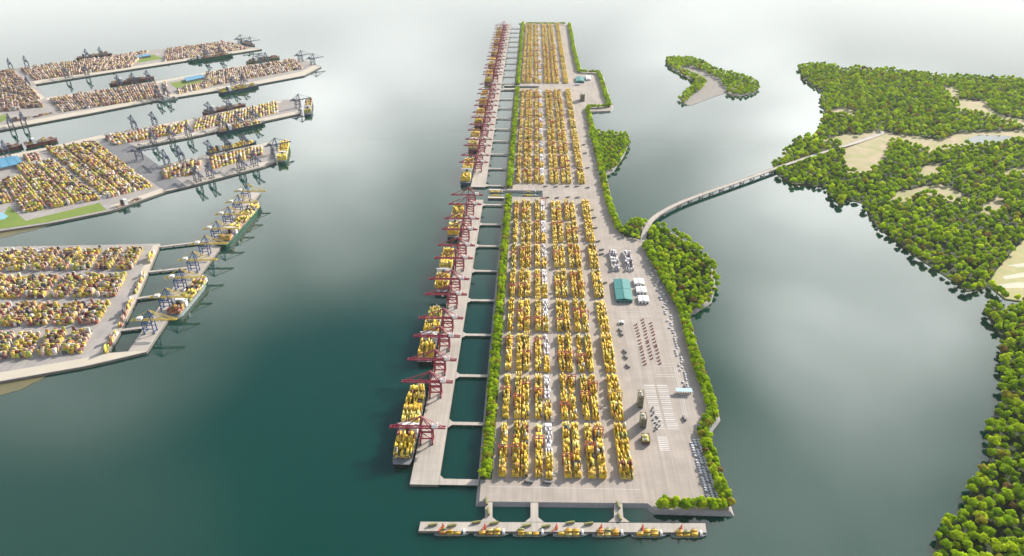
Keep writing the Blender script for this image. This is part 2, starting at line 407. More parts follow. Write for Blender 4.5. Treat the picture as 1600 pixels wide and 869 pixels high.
# the loading jetty in front with its three approach roads
FJ = GP([(657, 815), (654, 829.5), (1104, 832), (1102, 817.5)], DZ)
structure('front_jetty', slab('front_jetty', FJ, DZ - 0.3, -2, 'apron', 'wall'))
for k, (xa, xb, yb, nm) in enumerate([(758, 769.5, 783, 'leftmost'), (829, 841, 784, 'middle'), (959.5, 972, 785, 'rightmost')]):
    sh = 3 if k < 2 else 7
    P = GP([(xa + (3 - 3 * k if k < 2 else 0) * 0, yb), (xb, yb), (xb + (0 if k < 2 else 2), 808), (xb + 9 + (0 if k < 2 else 3), 815.3), (xa - 9, 815.3), (xa, 808)], DZ)
    e = link('access_bridge', None); tag(e, '%s pale concrete road bridge from yard front to the loading jetty' % nm, 'bridge', 'bridges to the loading jetty')
    link('deck', slab('deck', P, DZ - 0.5, DZ - 2.2, 'apron', 'wall'), e)
    for yy in (796, 805):
        g = gp((xa + xb) / 2, yy, 0); pm = MB(); pm.box(-5, 5, -1, 1, -3, DZ - 2.2, 'wall'); link('pier', pm.mesh('pier'), e, (*g, 0))

# wharf arms and kerbs beside the two cross channels
for k, (u, w0, w1, z) in enumerate([(ch1[1] + 5, -150, WL - 2, DZ), (ch1[0] - 6, -150, WL - 2, DZ), (ch2[1] + 8, -150, WL - 2, DZ), (ch2[0] - 8, -150, WL - 2, DZ)]):
    structure('wharf_arm', slab('wharf_arm', [T(u - 7, w0), T(u + 7, w0), T(u + 7, w1), T(u - 7, w1)], DZ - 0.4, -2, 'leftedge', 'wall'))

# left-hand port: four finger piers running into one yard, and a separate island
yardA = [(-140, 118), (0, 110.5), (24, 107.5), (110, 97), (250, 76.5), (340, 65.5), (360, 64.5), (409, 77), (250, 101.5), (140, 118.5), (55, 132),
         (71, 152), (140, 143), (259, 124), (370, 104), (450, 92.5), (470, 91.5), (502, 104), (475, 118.5), (400, 132.5), (245, 157), (135, 178.5), (0, 203.5), (-140, 228)]
structure('north_pier_deck', slab('north_pier_deck', GP(yardA, DZ), DZ, -2, 'leftdeck', 'wall'))
yardC = [(-140, 272), (0, 244), (70, 231), (160, 210), (300, 185), (370, 170), (440, 156.5), (468, 153), (469, 177.5), (290, 216), (200, 233.5), (241, 261),
         (290, 249), (425, 221), (431, 253.5), (410, 261), (340, 279), (290, 292), (260, 299), (180, 327), (168, 330.5), (75, 349.5), (0, 361), (-140, 385)]
structure('south_pier_deck', slab('south_pier_deck', GP(yardC, DZ), DZ, -2, 'leftdeck', 'wall', 2.0))
yardE = [(-150, 388), (8, 385.5), (150, 383), (245, 380.5), (251, 381), (214, 467), (189, 517), (169, 551.5), (200, 549), (230, 505), (283, 432), (384, 300), (407, 301),
         (393, 321), (309, 435), (258, 506), (229, 550), (168, 564.5), (130, 573), (0, 596), (-150, 623)]
structure('west_island_deck', slab('west_island_deck', GP(yardE, DZ), DZ, -2, 'leftdeck', 'wall', 1.0))
# paler quay edges and grey roadways laid on those decks
SN = [0]
def strip(name, px, z, m):
    SN[0] += 1; z += SN[0] * .02; structure(name, sheet(name, GP(px, z), z, m))
Z1 = DZ + 0.02
strip('quay_edge', [(-140, 227), (0, 202.5), (135, 177.8), (245, 156.3), (400, 131.8), (474, 118), (501, 104.2), (490, 102), (470, 112), (395, 128), (240, 151.5), (130, 173), (0, 196.5), (-140, 220)], Z1, 'leftedge')
strip('quay_edge', [(56, 131.2), (140, 117.8), (250, 100.8), (407, 77), (396, 75.5), (248, 97.5), (138, 114.5), (50, 127)], Z1, 'leftedge')
strip('quay_edge', [(40, 129), (70, 152.5), (64, 157), (22, 129)], Z1, 'leftedge')
strip('quay_edge', [(72, 152.6), (140, 143.4), (259, 124.5), (370, 104.4), (450, 93), (446, 95), (370, 107.5), (259, 128), (140, 147.5), (72, 157)], Z1, 'leftedge')
strip('quay_edge', [(0, 244.6), (70, 231.6), (160, 210.6), (300, 185.7), (440, 157), (440, 160), (300, 189.5), (160, 216), (70, 237), (0, 250)], Z1, 'leftedge')
strip('quay_edge', [(198, 233.5), (240, 261.5), (232, 263), (186, 235)], Z1, 'leftedge')
strip('quay_edge', [(201, 232.5), (290, 215.4), (468, 177), (466, 173), (288, 210.5), (196, 229)], Z1, 'leftedge')
strip('quay_edge', [(242, 261.6), (290, 249.6), (424, 221.6), (424, 225), (290, 253.5), (246, 264)], Z1, 'leftedge')
strip('quay_edge', [(180, 326.5), (260, 298.5), (340, 278.3), (430, 253), (428, 249), (338, 273), (256, 293), (172, 322)], Z1, 'leftedge')
strip('quay_edge', [(250, 381.6), (213.3, 467), (188.3, 517), (168.6, 551), (158, 551), (176, 517), (201, 466), (239, 383)], Z1, 'leftedge')
strip('quay_edge', [(-150, 622), (0, 595.3), (130, 572.3), (228, 549.8), (229, 546), (201, 549.6), (168, 552.2), (130, 560), (0, 582), (-150, 608)], Z1, 'leftedge')
strip('quay_edge', [(202, 548.8), (231, 505), (284, 432), (384.5, 300.6), (406, 301.4), (392.5, 321), (308.5, 435), (257.5, 506), (228.6, 549)], Z1, 'apron')
strip('road', [(163, 217), (188, 214), (292, 291), (256, 297), (150, 226)], Z1, 'asphalt')
strip('lawn', [(-60, 352), (0, 344), (14, 322), (40, 345), (155, 317), (167, 328), (75, 347), (0, 358), (-60, 366)], Z1, 'grass')
strip('lawn', [(0, 181), (10, 178), (14, 184), (0, 192)], Z1, 'grass')
strip('lawn', [(205, 89), (240, 85), (256, 92), (215, 98)], Z1, 'grass')
strip('lawn', [(265, 130), (305, 122), (320, 128), (278, 140)], Z1, 'grass')
strip('pond', [(-14, 336), (4, 332), (13, 338), (6, 343), (-16, 344)], Z1 + .02, 'poolwater')
strip('pond', [(-20, 444), (8, 436), (16, 441), (3, 457), (-20, 462)], Z1 + .02, 'poolwater')
strip('shoal', rough_coast([(-40, 605), (0, 599), (60, 588), (90, 580), (60, 596), (20, 612), (-40, 632)], 10, 2, 4), 0.05, 'mud')
strip('shoal', rough_coast([(-40, 368), (0, 363), (80, 351), (60, 357), (0, 372), (-40, 378)], 10, 1, 5), 0.05, 'mud')

# wooded mainland on the right, and the small island
LZ = 1.6
MAIN = [(1247, 107), (1265, 101.5), (1300, 104), (1325, 112), (1335, 107), (1400, 112), (1480, 120), (1600, 126), (1800, 133), (2050, 200), (2050, 480), (1650, 480), (1600, 472),
        (1570, 468), (1545, 447), (1534, 452), (1510, 455), (1490, 440), (1460, 420), (1430, 400), (1400, 378), (1372, 356), (1358, 340), (1348, 318), (1322, 311),
        (1312, 322), (1300, 308), (1290, 293), (1262, 291), (1237, 288), (1218, 276), (1209, 262), (1236, 233), (1245, 218), (1277, 213), (1284, 195), (1294, 180), (1287, 172), (1281, 157), (1289, 146), (1277, 138), (1262, 128)]
MAINP = rough_coast(GP(MAIN, LZ), 60, 9, 3)
structure('mainland_ground', slab('mainland_ground', MAINP, LZ, -2, 'soil', 'soil', 3))
SOUTH = [(1537, 484), (1548, 478), (1575, 490), (1600, 478), (1900, 500), (1900, 1000), (1440, 1000), (1450, 900), (1460, 869), (1466, 838), (1480, 818), (1512, 802), (1507, 783), (1530, 748), (1543, 736),
         (1550, 718), (1545, 684), (1550, 658), (1569, 630), (1566, 580), (1567, 530), (1553, 508)]
SOUTHP = rough_coast(GP(SOUTH, LZ), 40, 5, 8)
structure('south_shore_ground', slab('south_shore_ground', SOUTHP, LZ, -2, 'soil', 'soil', 3))
ISLE = [(1042, 97), (1045, 92.5), (1070, 91.5), (1095, 97), (1110, 107), (1135, 115), (1150, 118), (1170, 125), (1183, 130.5), (1183, 140), (1175, 147), (1155, 150.5), (1140, 148),
        (1133, 145), (1120, 149.5), (1095, 158.5), (1078, 165), (1068, 161.5), (1062, 155), (1066, 148), (1080, 138), (1088, 130), (1082, 124), (1068, 118), (1050, 106)]
ISLEP = GP(ISLE, LZ)
structure('islet_ground', slab('islet_ground', rough_coast(ISLEP, 60, 6, 2), LZ, -2, 'rubble', 'rubble', 2))
CLEAR = [[(1320, 222), (1372, 207), (1386, 213), (1378, 238), (1362, 262), (1342, 270), (1329, 268), (1326, 250)],
         [(1372, 209), (1425, 214), (1470, 221), (1505, 209), (1600, 206), (1700, 210), (1700, 222), (1600, 217), (1540, 225), (1491, 227), (1452, 237), (1420, 224), (1380, 216)],
         [(1285, 219), (1325, 210), (1340, 212), (1312, 224)],
         [(1469, 136), (1490, 137), (1498, 155), (1537, 159), (1546, 172), (1570, 183), (1600, 188), (1640, 190), (1640, 201), (1600, 200), (1560, 188), (1530, 176), (1501, 174), (1496, 161)],
         [(1438, 262), (1470, 255), (1468, 268), (1448, 280), (1440, 276)], [(1573, 268), (1610, 260), (1640, 268), (1573, 273)],
         [(1445, 293), (1470, 290), (1487, 296), (1515, 314), (1497, 317), (1470, 307), (1441, 300), (1420, 312), (1393, 318), (1398, 303)],
         [(1527, 326), (1560, 309), (1568, 322), (1560, 334), (1536, 332)], [(1294, 172), (1320, 170), (1340, 176), (1330, 180), (1300, 178)]]
CLEARP = [GP(c, LZ) for c in CLEAR]; CLEARP[0] = offset_poly(CLEARP[0], 14); CLEARP[1] = offset_poly(CLEARP[1], 8)
for q, c in enumerate(CLEARP): structure('sand_flat', sheet('sand_flat', rough_coast(offset_poly(c, 9), 22, 9, 1), LZ + .05 + q * .03, 'sand'))
FIELD = [(1610, 366), (1583, 392), (1557, 423), (1547, 440), (1556, 455), (1572, 467), (1600, 471), (1700, 478), (1700, 380)]
FIELDP = GP(FIELD, LZ); structure('field', sheet('field', FIELDP, LZ + .40, 'field'))
for px in ([(1566, 432), (1600, 426), (1640, 427), (1600, 433), (1570, 437)], [(1552, 446), (1592, 441), (1640, 443), (1600, 450), (1560, 451)], [(1572, 415), (1610, 410), (1640, 411), (1590, 418)]):
    structure('field_strip', sheet('field_strip', GP(px, LZ), LZ + .5, 'fieldpale'))
structure('creek', sheet('creek', GP([(1508, 218), (1530, 211), (1565, 212), (1585, 214), (1560, 222), (1525, 225)], LZ), LZ + .45, 'water'))
# tree-covered bulges of the terminal island stand on soil, not concrete
BULGE1 = [(1003, 350), (1014, 352), (1030, 357), (1055, 368), (1075, 382), (1094, 400), (1108, 416), (1113, 445), (1106, 469), (1089, 480), (1074, 489), (1066, 478), (1052, 455), (1036, 430), (1020, 405), (1012, 380), (1008, 362)]
BULGE2 = [(944, 268), (955, 264), (970, 242), (978, 225), (974, 212), (955, 209.5), (930, 208), (926, 210), (932, 230), (938, 250)]
BULGE3 = [(971, 359), (985, 348.5), (1000, 345.5), (1003, 352), (1003, 376), (990, 372), (976, 370)]
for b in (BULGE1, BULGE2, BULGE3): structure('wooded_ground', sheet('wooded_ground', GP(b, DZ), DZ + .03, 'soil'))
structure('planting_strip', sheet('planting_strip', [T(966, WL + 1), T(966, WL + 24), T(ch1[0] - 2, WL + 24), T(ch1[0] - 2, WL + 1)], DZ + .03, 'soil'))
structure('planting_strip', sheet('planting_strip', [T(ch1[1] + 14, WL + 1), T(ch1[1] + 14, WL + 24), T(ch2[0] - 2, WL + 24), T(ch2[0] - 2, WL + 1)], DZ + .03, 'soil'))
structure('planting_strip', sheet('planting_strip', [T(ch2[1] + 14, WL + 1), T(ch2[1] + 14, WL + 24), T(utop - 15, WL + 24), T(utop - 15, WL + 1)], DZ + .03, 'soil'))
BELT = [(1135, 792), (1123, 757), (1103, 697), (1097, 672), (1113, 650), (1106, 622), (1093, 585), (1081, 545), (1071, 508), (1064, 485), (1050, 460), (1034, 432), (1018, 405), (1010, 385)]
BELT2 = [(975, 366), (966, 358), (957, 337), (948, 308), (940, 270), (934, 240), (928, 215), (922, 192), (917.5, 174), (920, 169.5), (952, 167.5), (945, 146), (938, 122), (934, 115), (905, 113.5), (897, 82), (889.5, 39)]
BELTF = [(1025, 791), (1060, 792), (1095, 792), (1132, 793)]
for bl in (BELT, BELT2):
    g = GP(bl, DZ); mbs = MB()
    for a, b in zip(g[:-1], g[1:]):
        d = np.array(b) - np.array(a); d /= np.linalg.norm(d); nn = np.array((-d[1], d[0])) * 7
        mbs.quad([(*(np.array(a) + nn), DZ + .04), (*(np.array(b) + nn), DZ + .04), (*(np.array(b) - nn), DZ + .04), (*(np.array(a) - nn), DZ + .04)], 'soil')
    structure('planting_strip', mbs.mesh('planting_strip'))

# haze: one box of thin air round everything
HZ = bpy.data.materials.new('haze'); HZ.use_nodes = True
hn = HZ.node_tree.nodes; hn.remove(hn['Principled BSDF'])
pv = hn.new('ShaderNodeVolumePrincipled'); pv.inputs['Density'].default_value = 0.000011; pv.inputs['Color'].default_value = (0.90, 0.96, 0.97, 1)
pv.inputs['Anisotropy'].default_value = 0.2
HZ.node_tree.links.new(pv.outputs[0], hn['Material Output'].inputs['Volume'])
M['haze'] = HZ
mb = MB(); mb.box(-31000, 31000, -31000, 31000, -4, 1010, 'haze'); ho = link('haze', mb.mesh('haze')); ho['kind'] = 'stuff'
tag(ho, 'thin pale haze over the whole estuary', 'haze')

# ------------------------------------------------------------------ containers
YEL = [((.74, .48, .016), 44), ((.78, .56, .04), 24), ((.80, .68, .18), 12), ((.50, .30, .012), 8), ((.26, .06, .02), 3), ((.64, .60, .46), 4), ((.06, .07, .05), 5), ((.34, .37, .06), 3)]
MIX = [((.42, .22, .15), 14), ((.52, .34, .26), 11), ((.64, .50, .07), 22), ((.68, .62, .54), 13), ((.14, .06, .05), 13), ((.08, .09, .11), 8), ((.33, .08, .05), 7), ((.40, .42, .06), 12), ((.60, .34, .05), 6)]
TAN = [((.40, .24, .17), 22), ((.50, .36, .26), 18), ((.50, .38, .11), 14), ((.62, .56, .49), 14), ((.17, .09, .075), 14), ((.11, .11, .13), 10), ((.32, .12, .08), 8)]
WHT = [((.74, .72, .74), 80), ((.55, .52, .56), 14), ((.30, .27, .30), 6)]
GRY = [((.60, .58, .60), 40), ((.42, .38, .40), 25), ((.22, .17, .17), 20), ((.70, .70, .70), 15)]
CL, CW, CHT = 12.0, 2.44, 2.6
def pick(pal, rng, n):
    c = np.array([p for p, _ in pal]); w = np.array([q for _, q in pal], float); w /= w.sum()
    col = c[rng.choice(len(c), n, p=w)]
    return np.clip(col * rng.uniform(0.82, 1.15, (n, 1)), 0, 1)
def heights(nb, nx, rng, mean=3.2, empty=0.05, top=6):
    """tiers per stack: bays rise and fall in runs, single stacks differ a little"""
    hb = np.clip(mean + np.cumsum(rng.normal(0, 0.9, nb)) * 0.35 + rng.normal(0, 1.1, nb), 1, top)
    hs = np.rint(hb[:, None] * .75 + mean * .25 + rng.normal(0, .9, (nb, nx)) + rng.normal(0, .5, (1, nx)))
    hs = np.clip(hs, 0, top); hs[rng.random((nb, nx)) < empty] = 0
    return hs.astype(int)
def stack_mesh(name, nb, nx, rng, pal, mean=3.2, tiers=True, pitch=(12.0, 2.75), empty=0.05, top=6, H0=None, zoff=0.0, scale=1.0, clump=0.5):
    """a block of stacked containers; bays run along local Y, rows along local X"""
    hs = heights(nb, nx, rng, mean, empty, top) if H0 is None else H0
    base = pick(pal, rng, nb)                              # lots of one shipper stand together
    C = []; SZ = []; K = []
    for b in range(nb):
        for x in range(nx):
            n = hs[b, x]
            if n <= 0: continue
            px, py = (x - (nx - 1) / 2) * pitch[1], (b - (nb - 1) / 2) * pitch[0]
            if tiers:
                for t in range(n):
                    C.append((px + rng.normal(0, .05), py + rng.normal(0, .12), zoff + t * CHT)); SZ.append((pitch[0] - .6, pitch[1] - .25, CHT - .08))
                    K.append(base[b] if rng.random() < clump else pick(pal, rng, 1)[0])
            else:
                C.append((px, py, zoff)); SZ.append((pitch[0] - .6, pitch[1] - .25, CHT * n)); K.append(base[b] if rng.random() < clump else pick(pal, rng, 1)[0])
    n = len(C); K = np.array(K) * rng.uniform(.9, 1.08, (n, 1))
    return boxes_mesh(name, C, np.tile((0., 1.), (n, 1)), SZ, K), hs

# the single container that is copied wherever one can be told from its stack
def container_mesh(col, nm):
    C = [(0, 0, 0)]; SZ = [(11.3, 2.3, 2.5)]; K = [col]
    for i in range(9):                                       # corrugation ribs
        for s in (-1, 1): C.append((-5.2 + i * 1.3, s * 1.19, .12)); SZ.append((.5, .1, 2.2)); K.append(tuple(np.array(col) * .92))
    for a in (-1, 1):
        for b in (-1, 1): C.append((a * 5.7, b * 1.15, 0)); SZ.append((.25, .2, 2.56)); K.append(tuple(np.array(col) * .8))
    n = len(C)
    return boxes_mesh(nm, C, np.tile((0., 1.), (n, 1)), SZ, K, bottom=True)
CBOX = {'yellow': container_mesh((.60, .36, .022), 'yellow container'), 'golden': container_mesh((.66, .45, .05), 'golden container'),
        'pale yellow': container_mesh((.70, .56, .18), 'pale yellow container'), 'ochre': container_mesh((.45, .21, .02), 'ochre container'),
        'olive': container_mesh((.30, .32, .09), 'olive container')}
CKEY = list(CBOX); CWT = [40, 25, 15, 12, 8]

STACKS = []
def add_stack(me, loc, rz, label, group): STACKS.append((me, loc, rz, label, group))
rng = np.random.default_rng(11)
COLW = [-46, -20.7, -3.6, 24.0, 44.0, 79.3, 98.2, 124.8, 145.1, 190.8]
COLN = [5, 5, 5, 5, 5, 5, 5, 5, 5, 9]
variants5 = [stack_mesh('yellow stack', 12, 5, rng, YEL, 3.3, clump=.25, empty=.1)[0] for _ in range(10)]
variants9 = [stack_mesh('broad yellow stack', 12, 9, rng, YEL, 3.4, empty=0.13, clump=.2)[0] for _ in range(5)]
whites = [stack_mesh('white stack', 7, 5, rng, WHT, 1.4, empty=.14, top=2, clump=.6)[0] for _ in range(3)]
shorts = [stack_mesh('short yellow stack', 5, 5, rng, YEL, 3.0)[0] for _ in range(4)]
CNAME = ['first', 'second', 'third', 'fourth', 'fifth', 'sixth', 'seventh', 'eighth', 'ninth', 'outer broad']
rows = []                                                   # (u centre, section, row number)
for k in range(8): rows.append((964 + 165 * (k + .5), 'near', k))
for k in range(8): rows.append((2437 + 164.3 * (k + .5), 'middle', k))
for k in range(11): rows.append((3889 + 161 * (k + .5), 'far', k))
front_tops = []
for u, sec, k in rows:
    for c, w in enumerate(COLW):
        shift = 0 if sec != 'far' else -2
        rname = 'front row' if k == 0 else ORD[k] + ' row'
        col = 'column %s from the tree belt' % CNAME[c] if False else '%s column from the left tree belt' % CNAME[c] if c < 9 else 'broad outer column'
        if c == 4:
            X, Y = T(u + 33, w); add_stack(whites[(k * 2 + c) % 3], (X, Y, DZ), -TH, 'low white container stack, %s, fifth column, %s yard section' % (rname, sec), 'white container stacks in the fifth column')
            X, Y = T(u - 46, w); add_stack(shorts[(k + 1) % 4], (X, Y, DZ), -TH, 'short yellow stack in front of the white one, %s, fifth column, %s section' % (rname, sec), 'short yellow container stacks in the fifth column')
            continue
        X, Y = T(u, w + shift)
        if sec == 'near' and k == 0:
            nx = COLN[c]; hs = heights(12, nx, rng, 3.6, .03)
            lower = hs.copy(); lower[0, :] = np.maximum(hs[0, :] - 1, 0); lower[1, :] = np.maximum(hs[1, :] - 1, 0)
            me, _ = stack_mesh('front stack', 12, nx, rng, YEL, H0=lower)
            for b in (0, 1):
                for x in range(nx):
                    if hs[b, x] > 0: front_tops.append((u, w, c, (x - (nx - 1) / 2) * 2.75, (b - 5.5) * 12.0, DZ + (hs[b, x] - 1) * CHT))
        else: me = variants9[(k * 3 + (1 if sec == 'far' else 0)) % 5] if c == 9 else variants5[(k * 7 + c * 3 + len(sec)) % 10]
        if c == 9: lab = 'broad yellow container stack of the outermost column, %s, %s yard section' % (rname, sec)
        else: lab = 'long yellow container stack, %s column from the tree belt, %s, %s yard section' % (CNAME[c], rname, sec)
        add_stack(me, (X, Y, DZ), -TH, lab, 'yellow container stacks in the yard')
prng = random.Random(4)
for u, w, c, lx, ly, z in front_tops:
    kc = prng.choices(CKEY, CWT)[0]
    X, Y = T(u + ly, w + lx)
    o = link('shipping_container', CBOX[kc], None, (X, Y, z + .02), -TH)
    tag(o, '%s container topping the seaward end of the front stack in the %s' % (kc, ('%s column' % CNAME[c]) if c < 9 else 'broad outer column'), 'container', 'containers on top of the front stacks')

# grey empties beside the teal warehouse
for k, (xa, xb, nm) in enumerate([(959.5, 0, 'left'), (981, 0, 'right')]):
    u, w = UW(xa, 409, DZ); X, Y = T(u, w)
    me = stack_mesh('grey stack', 9, 8, rng, GRY, 3.4, empty=.12, pitch=(12.7, 2.75))[0]
    add_stack(me, (X, Y, DZ), -TH, '%s one of two grey and white container stacks behind the teal warehouse' % nm, 'grey container stacks')

# stacks of the left-hand port: (corner pixels, blocks along, blocks across, palette, words)
def quad_blocks(q, na, nc, pal, words, gap=(7, 5), mean=3, cell=(12.7, 2.75), fill=1.0, seed=0, group=None, drop=(), tiers=False, empty=.06, ragged=.12):
    """q: pixel corners A,B (one side, start to end) then C,D (other side, end to start)"""
    A, B, C, D = [np.array(gp(*p, DZ)) for p in q]; r = np.random.default_rng(seed)
    for i in range(na):
        for j in range(nc):
            if (i, j) in drop: continue
            a0, a1 = i / na, (i + 1) / na; c0, c1 = j / nc, (j + 1) / nc
            P = lambda a, c: (A * (1 - a) + B * a) * (1 - c) + (D * (1 - a) + C * a) * c
            cen = P((a0 + a1) / 2, (c0 + c1) / 2)
            va = P(a1, (c0 + c1) / 2) - P(a0, (c0 + c1) / 2); vc = P((a0 + a1) / 2, c1) - P((a0 + a1) / 2, c0)
            la = np.linalg.norm(va); lc = np.linalg.norm(vc); ua = va / la; uc = vc / lc
            nb = max(1, int((la - gap[0]) / cell[0])); nx = max(1, int((lc - gap[1]) / cell[1]))
            hs = heights(nb, nx, r, mean, empty); hs = np.clip(np.rint(hs + r.normal(0, 1.3, hs.shape)), 0, 7).astype(int); hs[r.random(hs.shape) < ragged] = 0; kb = pick(pal, r, max(1, nb * max(1, nx // 3))).reshape(nb, -1, 3)
            off_a = ((np.arange(nb) - (nb - 1) / 2) * ((la - gap[0]) / nb)); off_c = ((np.arange(nx) - (nx - 1) / 2) * ((lc - gap[1]) / nx))
            CC = []; SZ = []; KK = []
            for b in range(nb):
                for x in range(nx):
                    n = hs[b, x]
                    if n <= 0: continue
                    p = ua * off_a[b] + uc * off_c[x]
                    kx = kb[b, min(x // 3, kb.shape[1] - 1)] if r.random() < .2 else pick(pal, r, 1)[0]
                    CC.append((p[0], p[1], 0)); SZ.append(((la - gap[0]) / nb - .7, (lc - gap[1]) / nx - .3, CHT * n)); KK.append(kx)
            if not CC: continue
            m = len(CC)
            me = boxes_mesh('mixed stack', CC, np.tile(ua, (m, 1)), SZ, np.array(KK) * r.uniform(.88, 1.1, (m, 1)))
            add_stack(me, (*cen, DZ), 0, words(i, j), group)
sideword = {1: [''], 2: ['northern', 'southern'], 3: ['northern', 'middle', 'southern']}
def wf(pier, nc, tone='mixed'):
    def f(i, j):
        s = sideword[nc][j] if nc <= 3 else ORD[j]
        return '%s stack, %s, %s from shore%s' % (tone, pier, ORD[i], (', %s row' % s) if s else '')
    return f
G = 'container stacks of the left-hand port'
BC = (11, 4.5)
quad_blocks([(30, 108.5), (235, 80.5), (205, 105), (55, 126)], 7, 2, TAN, wf('far pier, inner half', 2, 'tan and brown'), seed=1, group=G, cell=BC)
quad_blocks([(262, 77.5), (350, 66.5), (392, 75.5), (255, 97)], 4, 2, TAN, wf('far pier, outer half', 2, 'tan and brown'), seed=2, group=G, cell=BC)
quad_blocks([(-5, 115), (20, 110), (66, 156), (-5, 140)], 2, 3, TAN, wf('far shore between the two northern piers', 3, 'tan and brown'), seed=3, group=G, cell=BC)
quad_blocks([(-5, 145), (60, 158), (70, 166), (-5, 176)], 2, 2, TAN, wf('shore end of the second pier', 2, 'red and tan'), seed=4, group=G, cell=BC)
quad_blocks([(76, 156), (246, 130), (255, 152), (95, 176)], 5, 2, TAN, wf('second pier, inner half', 2, 'tan and brown'), seed=5, group=G, cell=BC)
quad_blocks([(18, 189), (80, 178), (88, 177), (18, 192)], 2, 1, TAN, wf('second pier beside the pale lawn', 1, 'low brown'), seed=6, group=G, cell=BC)
quad_blocks([(322, 115), (460, 94.5), (478, 107), (318, 137)], 5, 2, TAN, wf('second pier, outer half', 2, 'tan and brown'), seed=7, group=G, cell=BC)
quad_blocks([(252, 131), (262, 128), (264, 150), (258, 151)], 1, 1, TAN, lambda i, j: 'small tan container stack beside the inner lawn of the second pier', seed=8, group=G, cell=BC)
quad_blocks([(276, 141), (322, 130), (325, 137), (278, 148)], 2, 1, TAN, wf('second pier south of the lawn', 1, 'low tan'), seed=9, group=G, cell=BC)
quad_blocks([(162, 216), (298, 192), (285, 208), (178, 228)], 4, 2, MIX, wf('third pier, inner half', 2, 'yellow and pink'), seed=10, group=G)
quad_blocks([(306, 190), (434, 161.5), (436, 176), (300, 206)], 4, 2, MIX, wf('third pier, outer half', 2, 'yellow and pink'), seed=11, group=G)
quad_blocks([(250, 267), (318, 252), (310, 272), (256, 281)], 2, 2, MIX, wf('fourth pier, inner part', 2, 'yellow and orange'), seed=12, group=G)
quad_blocks([(326, 249), (412, 230), (412, 242), (330, 266)], 3, 2, MIX, wf('fourth pier, outer part', 2, 'yellow and orange'), seed=13, group=G)
quad_blocks([(70, 234), (150, 222), (240, 292), (165, 312)], 3, 5, MIX, lambda i, j: 'multicoloured container stack in the main shore yard, %s column, %s row' % (ORD[i], ORD[j]), seed=14, group=G, mean=3.0, gap=(9, 7), cell=(9, 4), ragged=.14)
quad_blocks([(-40, 274), (84, 250), (160, 312), (-10, 342)], 4, 4, MIX, lambda i, j: 'multicoloured container stack in the western shore yard, %s column, %s row' % (ORD[i], ORD[j]), seed=15, group=G, mean=3.3, gap=(8, 8), cell=(9, 4), ragged=.14, drop=((0, 3), (0, 0), (1, 0)))
quad_blocks([(34, 245), (60, 240), (66, 248), (42, 255)], 1, 1, TAN, lambda i, j: 'reddish container stack right beside the blue shed roof', seed=16, group=G)
quad_blocks([(22, 345), (150, 313), (156, 316), (36, 349)], 1, 1, MIX, lambda i, j: 'long multicoloured container stack along the top of the lawn', seed=17, group=G) if False else None
EW = lambda r: (lambda i, j: 'multicoloured container stack on the western island, %s row from the back, %s from the left' % (ORD[r], ORD[i]))
for r, (q, na) in enumerate([([(-60, 391), (230, 388), (208, 424), (-100, 428)], 9), ([(-110, 433), (205, 428), (183, 467), (-160, 474)], 9), ([(-165, 479), (180, 471), (155, 510), (-215, 521)], 9), ([(-215, 527), (152, 514), (130, 556), (-230, 584)], 9)]):
    quad_blocks(q, na, 1, MIX, EW(r), seed=20 + r, group=G, gap=(14, 25), mean=3.2, cell=(8, 2.7), empty=.06, ragged=.15)
for r, q in enumerate([[(238, 394), (242, 394), (236, 412), (231, 412)], [(224, 426), (229, 426), (213, 460), (207, 460)], [(204, 468), (209, 468), (190, 512), (184, 512)], [(180, 520), (185, 520), (168, 553), (161, 553)]]):
    quad_blocks([q[0], q[3], q[2], q[1]], 1, 1, MIX, lambda i, j: 'narrow container stack by the east edge of the western island, %s from the back' % ORD[r], seed=30 + r, group=G, gap=(3, 1))
for k, (x, y) in enumerate([(108, 262), (167, 308), (52, 304), (60, 394), (30, 481), (330, 189), (334, 248)]):
    me = stack_mesh('white stack', 4, 9, rng, WHT, 2.2, empty=.1, top=3)[0]
    add_stack(me, (*gp(x, y, DZ), DZ), -.9, 'bright white container stack ' + ['near the basin end of the shore yard', 'at the lower right of the shore yard', 'in the western shore yard above the lawn', 'in the back row of the western island', 'in the third row of the western island', 'between cranes on the third pier', 'between cranes on the fourth pier'][k], 'white container stacks of the left-hand port')

